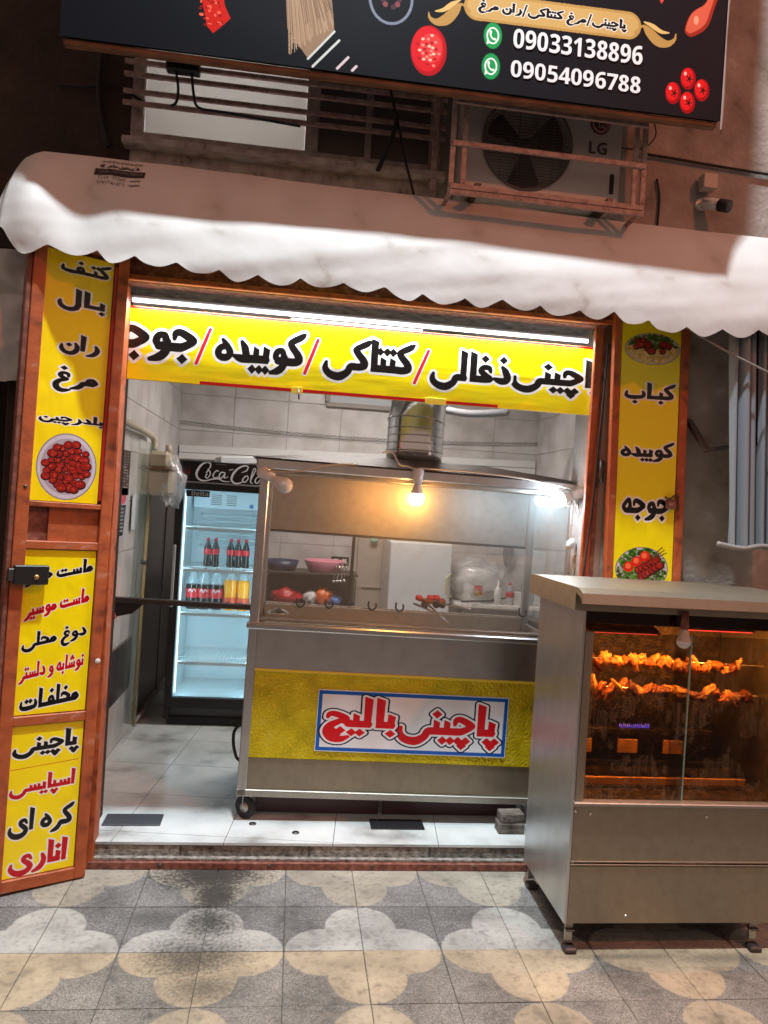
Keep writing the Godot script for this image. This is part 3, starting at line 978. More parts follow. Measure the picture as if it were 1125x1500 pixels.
func facade():
	var b := thing("shop_building", "stained plaster building front with a barred window above the shop", "building", Vector3(0.5, 0, -0.2))
	# walls round the window opening (x -0.83 .. 0.57, y 3.22 .. 3.80)
	var wall := m("plaster")
	part(b, "wall", box(1.75, 5.9, 0.26, 0.004), wall, Vector3(1.445, 5.65, -0.2))
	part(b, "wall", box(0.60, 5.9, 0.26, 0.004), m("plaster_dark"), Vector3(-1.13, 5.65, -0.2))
	part(b, "wall", box(1.40, 0.52, 0.26, 0.004), m("upper_paint"), Vector3(-0.13, 2.96, -0.2))
	part(b, "wall", box(1.40, 4.8, 0.26, 0.004), wall, Vector3(-0.13, 6.2, -0.2))
	part(b, "wall", box(1.9, 6.2, 0.24, 0.004), wall, Vector3(3.27, 3.1, -0.19))
	part(b, "pier", box(0.93, 2.72, 0.30, 0.006), wall, Vector3(1.855, 1.34, -0.152))
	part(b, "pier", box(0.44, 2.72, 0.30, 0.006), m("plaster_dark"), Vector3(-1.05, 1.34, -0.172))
	part(b, "beam", box(3.2, 0.10, 0.30, 0.004), m("concrete"), Vector3(0.5, 2.66, -0.232))
	part(b, "beam", box(2.7, 0.3, 0.14, 0.004), m("paint_white"), Vector3(0.5, 2.76, -0.38))
	# recess towards the neighbouring shop, its shade put into the wall colour
	part(b, "side_wall", box(1.6, 6.2, 0.2, 0.004), m("recess_shade"), Vector3(-2.24, 3.1, -0.5))
	# the window: frame, a papered pane, an open dusty pane
	var win := Node3D.new()
	win.name = "window"
	b.add_child(win)
	win.position = Vector3(-0.5, 0, 0.2)
	var fr := m("upper_paint")
	var w0 := -0.83
	var w1 := 0.57
	part(win, "frame", box(w1 - w0, 0.05, 0.06), fr, Vector3((w0 + w1) / 2, 3.247, -0.09))
	part(win, "frame", box(w1 - w0, 0.05, 0.06), fr, Vector3((w0 + w1) / 2, 3.775, -0.09))
	part(win, "frame", box(0.05, 0.478, 0.06), fr, Vector3(w0 + 0.025, 3.511, -0.09))
	part(win, "frame", box(0.05, 0.478, 0.06), fr, Vector3(w1 - 0.025, 3.511, -0.09))
	part(win, "mullion", box(0.06, 0.478, 0.05), fr, Vector3(-0.03, 3.511, -0.09))
	part(win, "pane", sheet(0.715, 0.478), m("window_paper"), Vector3(-0.42, 3.511, -0.10))
	part(win, "pane", box(0.52, 0.478, 0.008, 0.0), plain("dusty_glass", lin(.2, .165, .145), 0.3), Vector3(0.26, 3.511, -0.112))
	part(win, "sash", box(0.03, 0.478, 0.03), fr, Vector3(0.23, 3.511, -0.092))
	part(win, "sill", box(1.44, 0.03, 0.09), fr, Vector3(-0.13, 3.205, -0.04))
	# unseen white box and bulb, added behind the papered pane to brighten it
	var room := setting("pane_light_box")
	var white := m("paint_white")
	part(room, "wall", box(0.86, 0.70, 0.04, 0.0), white, Vector3(-0.43, 3.5, -0.86))
	part(room, "wall", box(0.04, 0.62, 0.50, 0.0), white, Vector3(-0.855, 3.5, -0.585))
	part(room, "wall", box(0.04, 0.62, 0.73, 0.0), white, Vector3(-0.02, 3.5, -0.475))
	part(room, "ceiling", box(0.86, 0.04, 0.50, 0.0), white, Vector3(-0.43, 3.835, -0.585))
	part(room, "floor", box(0.86, 0.04, 0.50, 0.0), white, Vector3(-0.43, 3.165, -0.585))
	var rl := thing("added_pane_bulb", "added bare bulb behind the papered window that brightens its pane", "light bulb", Vector3(-0.43, 3.7, -0.66))
	part(rl, "holder", rod(Vector3(-0.43, 3.81, -0.66), Vector3(-0.43, 3.76, -0.66), 0.018, 10), m("white_plastic"))
	part(rl, "globe", lump(Vector3(0.03, 0.035, 0.03), 0.0, 1, 8), m("bulb_warm"), Vector3(-0.43, 3.725, -0.66))
	var ol := OmniLight3D.new()
	lamp(rl, ol, Vector3(-0.43, 3.725, -0.66), Color(.97, .97, 1.0), 0.19, 0.03)
	var grille := thing("window_grille", "four dirty steel bars fixed across the upper window", "window bars", Vector3(-0.13, 3.3, -0.03))
	for y in [3.555, 3.50, 3.425, 3.375]:
		part(grille, "rail", bar(Vector3(-0.86, y, -0.025), Vector3(0.58, y + 0.004, -0.025), 0.016, 0.02), m("bar_paint"))
	part(grille, "upright", bar(Vector3(0.535, 3.14, -0.025), Vector3(0.535, 3.8, -0.025), 0.03, 0.03), m("bar_paint"))
	# steel frame of the doorway
	var f := thing("door_frame", "red oxide painted steel frame round the shop entrance", "door frame", Vector3(0.3, 0, -0.05))
	var ox := m("oxide")
	part(f, "post", box(0.05, 2.58, 0.09), ox, Vector3(-0.815, 1.29, -0.045))
	part(f, "post", box(0.04, 2.58, 0.024), ox, Vector3(1.373, 1.29, -0.012))
	part(f, "post", box(0.022, 2.58, 0.05), m("oxide_old"), Vector3(1.4045, 1.29, -0.025))
	part(f, "post", box(0.028, 2.58, 0.07), plain("pale_rust", lin(.36, .22, .17), 0.6), Vector3(1.4305, 1.29, -0.033))
	part(f, "lintel", box(2.32, 0.13, 0.08), m("oxide_old"), Vector3(0.305, 2.652, -0.04))
	part(f, "lintel_lip", box(2.32, 0.022, 0.03), ox, Vector3(0.305, 2.6, 0.018))
	for y in [2.45, 1.9, 0.9, 0.3]:
		part(f, "hinge", rod(Vector3(1.418, y - .05, 0.012), Vector3(1.418, y + .05, 0.012), 0.011, 10), m("dark_steel"))

# flat sign: a thin panel with a print on its face, in the frame of its parent
func sign_panel(parent: Node3D, called: String, r: Rect2, z: float, print_: Material, back: Material, local := true) -> MeshInstance3D:
	var c := r.get_center()
	var o := part(parent, called, box(r.size.x, r.size.y, 0.006, 0.001), back, Vector3(c.x, c.y, z - 0.003), Basis.IDENTITY, not local)
	ppart(o, "print", sheet(r.size.x - 0.002, r.size.y - 0.002), print_, Vector3(0, 0, 0.0042))
	return o

const INK := Color(.035, .03, .035)
const RED_INK := Color(.74, .015, .09)
const YELLOW := Color(.98, .89, .012)
const RIM := Color(.93, .92, .9)

func canvas(size: Vector2i, ground: Color) -> Image:
	var img := Image.create(size.x, size.y, false, Image.FORMAT_RGB8)
	img.fill(ground)
	return img

# words: [text, ink, left, top, right, bottom in the photograph]
func written(called: String, img: Image, t: Transform3D, r: Rect2, z: float, words: Array, rims := [[0.075, RIM]]) -> StandardMaterial3D:
	for w in words:
		if w.size() == 7:      # slanting line: middle of its left end, middle of its right end, height
			var a := on_print(t, r, z, img.get_size(), w[2], w[3])
			var b := on_print(t, r, z, img.get_size(), w[4], w[5])
			var mid: Vector2 = Vector2(w[2] + w[4], w[3] + w[5]) / 2.0
			var h: float = on_print(t, r, z, img.get_size(), mid.x, mid.y + w[6] / 2.0).y - on_print(t, r, z, img.get_size(), mid.x, mid.y - w[6] / 2.0).y
			persian(img, w[0], Rect2(a.x, (a.y + b.y - h) / 2.0, b.x - a.x, h), w[1], rims, RED_INK, (b.y - a.y) / (b.x - a.x))
		else:
			persian(img, w[0], on_rect(t, r, z, img.get_size(), w.slice(2)), w[1], rims, RED_INK)
	var k := print_mat(called, img, 0.26)
	# slightly cockled vinyl
	k.normal_enabled = true
	k.normal_texture = bump_tex("vinyl", 256, 0.012, 55, 3, 5.0)
	k.normal_scale = 0.22
	return k

# a dish whose middle and left rim are given in the photograph
func dish_at(img: Image, t: Transform3D, r: Rect2, z: float, mid: Vector2, left: Vector2, tall: float, kind: String, seed_: int):
	var c := on_print(t, r, z, img.get_size(), mid.x, mid.y)
	var e := on_print(t, r, z, img.get_size(), left.x, left.y)
	dish(img, c, Vector2(c.x - e.x, (c.x - e.x) * tall), kind, seed_)

func door_leaf_open():
	var o := thing("door_leaf", "open red steel door leaf with three yellow menu signs and a black lock", "door", Vector3(-0.81, 0, 0.06))
	o.basis = Basis(Vector3.UP, 0.5007) * Basis(Vector3.BACK, -0.0135)
	var ox := m("oxide")
	var t := o.global_transform
	ppart(o, "stile", box(0.046, 2.72, 0.04), ox, Vector3(-0.022, 1.365, 0))
	ppart(o, "stile", box(0.05, 2.72, 0.05), ox, Vector3(-0.352, 1.365, 0))
	ppart(o, "stile", box(0.018, 2.72, 0.065), m("oxide_old"), Vector3(-0.388, 1.365, -0.012))
	ppart(o, "rail", box(0.284, 0.05, 0.04), ox, Vector3(-0.186, 0.03, 0))
	ppart(o, "rail", box(0.284, 0.04, 0.036), ox, Vector3(-0.186, 0.703, 0))
	ppart(o, "rail", box(0.284, 0.034, 0.036), ox, Vector3(-0.186, 1.425, 0))
	ppart(o, "rail", box(0.284, 0.022, 0.036), ox, Vector3(-0.186, 1.593, 0))
	ppart(o, "rail", box(0.284, 0.05, 0.036), ox, Vector3(-0.186, 2.68, 0))
	ppart(o, "infill_plate", box(0.20, 0.142, 0.006, 0.001), ox, Vector3(-0.145, 1.513, -0.008))
	ppart(o, "backing_plate", box(0.284, 2.6, 0.004, 0.0), m("oxide_old"), Vector3(-0.186, 1.36, -0.019))
	ppart(o, "liner", box(0.012, 1.0, 0.012, 0.001), plain("red_liner", lin(.42, .015, .012), 0.4), Vector3(-0.052, 2.12, 0.008))
	var back := plain("sign_sheet", lin(.5, .42, .05), 0.5)
	var r1 := Rect2(-0.327, 1.606, 0.268, 1.03)
	var yel := Color(.97, .86, .015)
	var img := canvas(Vector2i(400, 1536), yel)
	dish_at(img, t, r1, 0.008, Vector2(98, 684), Vector2(52, 684), 1.16, "wings", 3)
	sign_panel(o, "menu_sign", r1, 0.006, written("menu_print", img, t, r1, 0.008, [
		["کت-ف", INK, 91, 374, 162, 412], ["ب-ال", INK, 86.4, 417, 153.6, 465], ["ران", INK, 89, 485, 145, 526], ["مرغ", INK, 80, 533, 142, 581], ["بلدرچین", INK, 57.6, 600, 151, 630]], [[0.085, RIM]]), back)
	var r2 := Rect2(-0.327, 0.726, 0.28, 0.68)
	img = canvas(Vector2i(420, 1024), YELLOW)
	sign_panel(o, "menu_sign", r2, 0.006, written("menu_print_2", img, t, r2, 0.008, [
		["ماست خیار", INK, 37, 846.6, 136.8, 829, 27], ["ماست موسیر", RED_INK, 35.3, 896, 131.4, 873, 29], ["دوغ محلی", INK, 31.7, 945, 126.7, 924, 31], ["نوشابه و دلستر", RED_INK, 27.7, 989, 123, 966, 29], ["مخلف-ات", INK, 28.8, 1028, 116, 1010, 30]], [[0.06, RIM]]), back)
	var r3 := Rect2(-0.327, 0.057, 0.28, 0.624)
	img = canvas(Vector2i(420, 940), YELLOW)
	var la := on_print(t, r3, 0.008, img.get_size(), 15, 1129)
	var lb := on_print(t, r3, 0.008, img.get_size(), 115, 1111)
	brush(img, [Vector3(la.x, la.y, 2.5), Vector3(lb.x, lb.y, 2.5)], Color(.8, .35, .05))
	sign_panel(o, "menu_sign", r3, 0.006, written("menu_print_3", img, t, r3, 0.008, [
		["پاچینی", INK, 18.7, 1097, 117, 1082, 38], ["اسپایسی", RED_INK, 13.7, 1158, 110, 1140.5, 34], ["کره ای", INK, 12, 1210, 108, 1193.4, 43], ["اناری", RED_INK, 12.6, 1264, 98, 1246.7, 45]]), back)
	# rim lock and small marks
	var lock := ppart(o, "lock", box(0.13, 0.078, 0.035, 0.004), m("black"), Vector3(-0.305, 1.305, 0.04))
	ppart(lock, "cylinder", lathe(PackedVector2Array([Vector2(0, .006), Vector2(.007, .006), Vector2(.011, .002), Vector2(.011, 0)]), 14), m("brass"), Vector3(0.018, -0.008, 0.0175), Basis(Vector3.RIGHT, PI / 2))
	ppart(lock, "bolt_case", box(0.022, 0.05, 0.03), m("dark_steel"), Vector3(-0.074, 0, -0.004))
	ppart(o, "paint_chip", lathe(PackedVector2Array([Vector2(0, .001), Vector2(.011, .001), Vector2(.012, 0)]), 9), m("paint_white"), Vector3(-0.012, 0.935, 0.0203), Basis(Vector3.RIGHT, PI / 2))
	ppart(o, "stud", lathe(PackedVector2Array([Vector2(0, .006), Vector2(.006, .004), Vector2(.008, 0)]), 10), m("dark_steel"), Vector3(-0.347, 1.66, 0.025), Basis(Vector3.RIGHT, PI / 2))

func door_leaf_folded():
	var o := thing("door_leaf", "red steel door leaf folded back on the wall with a kebab menu sign", "door", Vector3(1.672, 0, 0.04))
	o.basis = Basis(Vector3.BACK, 0.027)
	var ox := m("oxide")
	var t := o.global_transform
	ppart(o, "stile", box(0.036, 2.66, 0.04), ox, Vector3(-0.165, 1.35, 0))
	ppart(o, "stile", box(0.042, 2.66, 0.04), ox, Vector3(0.168, 1.35, 0))
	ppart(o, "rail", box(0.30, 0.05, 0.036), ox, Vector3(0, 2.66, 0))
	ppart(o, "rail", box(0.30, 0.04, 0.036), ox, Vector3(0, 1.30, 0))
	ppart(o, "rail", box(0.30, 0.05, 0.036), ox, Vector3(0, 0.05, 0))
	ppart(o, "infill_plate", box(0.30, 1.2, 0.006, 0.001), ox, Vector3(0, 0.68, 0))
	var r := Rect2(-0.145, 1.325, 0.29, 1.305)
	var img := canvas(Vector2i(400, 1800), Color(.95, .88, .01))
	dish_at(img, t, r, 0.016, Vector2(956, 511), Vector2(915, 509), .54, "rice", 5)
	dish_at(img, t, r, 0.016, Vector2(940, 834), Vector2(901, 832), .8, "salad", 8)
	sign_panel(o, "menu_sign", r, 0.014, written("menu_print_4", img, t, r, 0.016, [
		["کب-اب", INK, 916, 558, 989, 594], ["کوبیده", INK, 910, 645, 987, 678], ["جوجه", INK, 912, 729, 979, 764]], [[0.085, RIM]]), plain("sign_sheet", Color.WHITE))
	var hasp := ppart(o, "hasp", box(0.05, 0.045, 0.012, 0.003), m("oxide_old"), Vector3(0.118, 1.765, 0.03))
	ppart(hasp, "slot", box(0.014, 0.01, 0.002, 0.0), m("pale_rust"), Vector3(-0.006, 0, 0.0066))
	ppart(o, "hook", tube(curve([Vector3(0.09, 1.80, 0.025), Vector3(0.11, 1.79, 0.035), Vector3(0.15, 1.81, 0.03), Vector3(0.155, 1.73, 0.03)]), 0.004), m("dark_steel"))

func fascia():
	var o := thing("fascia_sign", "long yellow sign board with black Persian lettering above the cart", "sign", Vector3(0.3, 2.34, -0.1))
	var r := Rect2(-0.79, 2.176, 2.2, 0.33)
	var size := Vector2i(2048, 320)
	var t := Transform3D.IDENTITY
	var img := canvas(size, Color(.98, .88, .01))
	img.fill_rect(Rect2i(0, 0, size.x, 11), Color(.72, .04, .05))
	img.fill_rect(Rect2i(300, size.y - 14, 1300, 14), Color(.76, .03, .05))
	for e in [[628, 514, 607, 561], [466, 498, 446, 547], [308, 482, 287, 532]]:
		var v := on_print(t, r, -0.094, size, e[0], e[1])
		var q := on_print(t, r, -0.094, size, e[2], e[3])
		brush(img, [Vector3(v.x, v.y, 12), Vector3(q.x, q.y, 12)], RIM)
		brush(img, [Vector3(v.x, v.y, 7), Vector3(q.x, q.y, 7)], Color(.85, .10, .16))
	var k := written("fascia_print", img, t, r, -0.094, [
		["پاچینی", INK, 752, 518, 886, 588], ["ذغالی", INK, 633, 509, 746, 578], ["کنتاکی", INK, 476, 490, 605, 565], ["کوبیده", INK, 318, 477, 445, 553], ["جوجه", INK, 152, 471, 284, 534]], [[0.085, RIM]])
	var c := r.get_center()
	var p := part(o, "board", box(r.size.x, r.size.y, 0.012, 0.001), plain("board_edge", lin(.5, .4, .1), 0.5), Vector3(c.x, c.y, -0.102))
	ppart(p, "print", sheet(r.size.x - 0.002, r.size.y - 0.002), k, Vector3(0, 0, 0.0072))
	for a in [[435, 572, 0.05], [638, 588, 0.1]]:
		var q := at_z(a[0], a[1], -0.092)
		part(o, "clip", box(a[2], 0.03, 0.004, 0.001), m("yellow_trim"), Vector3(q.x, q.y, -0.0915))
	part(o, "screw", rod(at_z(437, 570, -.09), at_z(438, 585, -.09), 0.004), m("dark_steel"))
	var l := thing("tube_light", "lit white tube lamp along the top edge of the yellow sign", "lamp", Vector3(0.3, 2.535, -0.07))
	part(l, "holder", box(2.14, 0.014, 0.016), m("wire_grey"), Vector3(0.28, 2.545, -0.088))
	part(l, "tube", rod(Vector3(-0.78, 2.527, -0.076), Vector3(1.345, 2.527, -0.076), 0.009, 12), m("tube_glow"))
	var a := AreaLight3D.new()
	a.area_size = Vector2(2.1, 0.02)
	lamp(l, a, Vector3(0.28, 2.517, -0.068), Color(.93, .96, 1.0), 2.2, 0.02)
	a.rotation = Vector3(-PI / 2, 0, 0)

func awning():
	var o := thing("awning", "white cloth awning with a scalloped hem above the shop entrance", "awning", Vector3(0.45, 2.6, 0.1))
	var n := noise(0.9, 201, 3)
	var n2 := noise(2.6, 202, 2)
	var st := smooth_tool()
	var nu := 400
	var nv := 26
	var xl := -1.30
	var xr := 2.16
	var grid := []
	for i in nu + 1:
		var x := lerpf(xl, xr, float(i) / nu)
		var col := PackedVector3Array()
		var hem := 2.618 - 0.022 * (x + 1.2) + 0.03 * n.get_noise_1d(x * 1.3) - (0.036 + 0.016 * n2.get_noise_1d(x * 1.7)) * absf(sin(PI * (x + 1.04 + 0.03 * n.get_noise_1d(x * 2.4 + 9.0)) / 0.168))
		hem += 0.02 * smoothstep(-0.5, -1.0, x) + 0.1 * smoothstep(-1.13, -1.28, x) + 0.03 * smoothstep(1.9, 2.1, x)
		var top := 3.09 - 0.008 * (x + 1.2) + 0.01 * n.get_noise_1d(x + 40.0) - 0.06 * smoothstep(-1.14, -1.29, x)
		for j in nv + 1:
			var v := float(j) / nv
			var y := lerpf(top, hem, v)
			v = clampf((top - y) / (top - 2.55), 0.0, 1.0)
			var z := 0.05 + 0.215 * (1.0 - pow(1.0 - v, 2.2)) + 0.02 * v
			# slack cloth: long folds across, ripples near the hem, a hump at the end
			z += 0.02 * n.get_noise_2d(x * 0.8, v * 0.6) * sin(PI * minf(v * 1.2, 1.0)) + 0.010 * n2.get_noise_2d(x * 0.45 + v * 0.9, v * 0.7) * v
			z += 0.05 * exp(-pow((x + 1.14) / 0.09, 2)) * sin(PI * minf(v * 1.1, 1.0)) - 0.03 * exp(-pow((x + 0.93) / 0.1, 2)) * sin(PI * v)
			z -= 0.1 * smoothstep(-1.22, -1.3, x)
			col.append(Vector3(x, y, z))
		grid.append(col)
	for i in nu:
		for j in nv:
			quad(st, grid[i][j], grid[i][j + 1], grid[i + 1][j + 1], grid[i + 1][j], Vector3(0, 0.3, 1), true)
	part(o, "canopy", done(st), m("awning_cloth"))
	part(o, "front_bar", rod(Vector3(-1.16, 2.70, 0.19), Vector3(2.12, 2.66, 0.19), 0.014), m("dark_steel"))
	for x in [-1.12, 2.08]:
		part(o, "arm", bar(Vector3(x, 2.70, 0.18), Vector3(x, 2.95, -0.06), 0.02, 0.02), m("dark_steel"))
	# the maker's stamp printed on the cloth
	var img := Image.create(512, 460, true, Image.FORMAT_RGBA8)
	img.fill(Color(.36, .22, .2, 0.0))
	var ink := Color(.16, .05, .05, 1)
	squiggles(img, Rect2(40, 20, 420, 36), 9, ink)
	persian(img, "پرستوی مهاجر", Rect2(110, 84, 280, 84), ink)
	for s in [[50, 1], [440, -1]]:
		brush(img, [Vector3(s[0], 150, 4), Vector3(s[0] + s[1] * 15, 110, 9), Vector3(s[0] + s[1] * 40, 100, 3)], ink)
		brush(img, [Vector3(s[0] - 15, 110, 3), Vector3(s[0] + s[1] * 12, 130, 9), Vector3(s[0] + s[1] * 38, 150, 3)], ink)
	img.fill_rect(Rect2i(0, 180, 512, 62), ink)
	img.fill_rect(Rect2i(0, 248, 512, 34), ink)
	squiggles(img, Rect2(20, 196, 470, 30), 14, Color(.6, .42, .38, 0))
	persian_digits(img, "۰۹۱۷۷۰۹۲۸۵۷", Rect2(10, 300, 330, 62), ink)
	persian_digits(img, "۰۹۳۷۱۲۵۶۸۲۹", Rect2(10, 384, 330, 62), ink)
	squiggles(img, Rect2(380, 330, 110, 24), 4, ink)
	squiggles(img, Rect2(380, 405, 110, 24), 4, ink)
	var k := print_mat("stamp_print", img, 0.6)
	k.transparency = BaseMaterial3D.TRANSPARENCY_ALPHA_SCISSOR
	k.alpha_scissor_threshold = 0.5
	# laid on the cloth a few millimetres proud
	var st2 := SurfaceTool.new()
	st2.begin(Mesh.PRIMITIVE_TRIANGLES)
	st2.set_smooth_group(0)
	var sx := 6
	var sy := 6
	var g2 := []
	for i in sx + 1:
		var col := []
		for j in sy + 1:
			var gx := lerpf(43.6, 67.6, float(i) / sx)
			var gy := lerpf(0.6, 8.6, float(j) / sy)
			var a: Vector3 = grid[int(gx)][int(gy)].lerp(grid[int(gx) + 1][int(gy)], gx - int(gx))
			var b: Vector3 = grid[int(gx)][int(gy) + 1].lerp(grid[int(gx) + 1][int(gy) + 1], gx - int(gx))
			col.append([a.lerp(b, gy - int(gy)) + Vector3(0, 0.0015, 0.003), Vector2(float(i) / sx, float(j) / sy)])
		g2.append(col)
	for i in sx:
		for j in sy:
			for e in [[0, 0], [1, 0], [1, 1], [0, 0], [1, 1], [0, 1]]:
				var v: Array = g2[i + e[0]][j + e[1]]
				st2.set_uv(v[1])
				st2.add_vertex(v[0])
	part(o, "stamp", done(st2), k)
	# end of the neighbour's awning, torn and bunched
	var nb := thing("awning", "torn white end of the neighbouring awning hanging beside the door leaf", "awning", Vector3(-1.5, 2.3, 0.1))
	for s in [[0, 2.66, 2.36, 0.05, 301], [1, 2.46, 2.14, 0.11, 302]]:
		st = smooth_tool()
		var no := noise(2.2, s[4], 3)
		var gr := []
		for i in 61:
			var x := lerpf(-2.1, -1.125 + 0.0 * s[0], i / 60.0)
			var col := PackedVector3Array()
			var hem: float = s[2] - 0.05 * absf(sin(x * 14.0)) + 0.02 * no.get_noise_1d(x * 3.0)
			for j in 15:
				var v := j / 14.0
				col.append(Vector3(x, lerpf(s[1], hem, v), s[3] + 0.05 * sin(v * 2.6) + 0.05 * no.get_noise_2d(x * 2.0, v * 1.5)))
			gr.append(col)
		for i in 60:
			for j in 14:
				quad(st, gr[i][j], gr[i][j + 1], gr[i + 1][j + 1], gr[i + 1][j], Vector3(0, 0.3, 1), true)
		part(nb, "cloth", done(st), m("awning_cloth"))

const DIGIT := {
	"۰": [[.5, .45, .2], [.52, .5, .2]], "۱": [[.42, .95, .16], [.5, .6, .16], [.52, .0, .1]], "۲": [[.8, .95, .1], [.72, .72, .14], [.4, .78, .14], [.25, .95, .14], [.3, .6, .15], [.4, .0, .1]],
	"۳": [[.9, .95, .1], [.75, .75, .13], [.6, .95, .1], [.5, .72, .13], [.25, .95, .14], [.3, .6, .15], [.4, .0, .1]], "۵": [[.5, .95, .12], [.2, .4, .16], [.25, .08, .16], [.5, .2, .14], [.75, .08, .16], [.8, .4, .16], [.5, .95, .12]],
	"۶": [[.75, .9, .12], [.4, .85, .15], [.35, .6, .14], [.7, .55, .14], [.35, .3, .14], [.25, .0, .1]], "۷": [[.15, .95, .12], [.4, .4, .15], [.5, .0, .15], [.6, .4, .15], [.85, .95, .12]],
	"۸": [[.15, .0, .12], [.4, .55, .15], [.5, .95, .15], [.6, .55, .15], [.85, .0, .12]], "۹": [[.65, .6, .13], [.35, .6, .14], [.35, .92, .14], [.62, .92, .14], [.66, .6, .14], [.7, .0, .1]]
}

func persian_digits(img: Image, words: String, r: Rect2, c: Color):
	var w := r.size.x / words.length()
	for i in words.length():
		var pts := []
		for p in DIGIT[words[i]]:
			pts.append(Vector3(r.position.x + (i + p[0]) * w, r.end.y - p[1] * r.size.y, p[2] * 0.5 * w))
		brush(img, pts, c)

# print too small to read
func squiggles(img: Image, r: Rect2, n: int, c: Color):
	for i in n:
		var x := r.position.x + r.size.x * (i + 0.1) / n
		var w := r.size.x / n * 0.75
		var h := r.size.y
		brush(img, [Vector3(x + w, r.position.y + h * (0.1 if i % 3 else 0.5), 4), Vector3(x + w * .7, r.end.y - 4, 4.5), Vector3(x + w * .4, r.position.y + h * .5, 3.5), Vector3(x, r.end.y - 4, 4)], c)
		disc(img, x + w * .5, r.end.y + 5 if i % 2 else r.position.y - 3, 3.5, 3.5, c)

# ---------------------------------------------------------------- high up on the wall
func fit_text(parent: Node3D, called: String, words: String, mat: Material, a: Vector3, w: float, h: float, b := Basis.IDENTITY, font := "Droid Sans") -> MeshInstance3D:
	var t := text_mesh(words, 0.1, font)
	var box_ := t.get_aabb()
	var k := Vector3(w / box_.size.x, h / box_.size.y, 1.0)
	var mid := box_.get_center() * k
	return part(parent, called, t, mat, a - b * mid, b * Basis.from_scale(k))

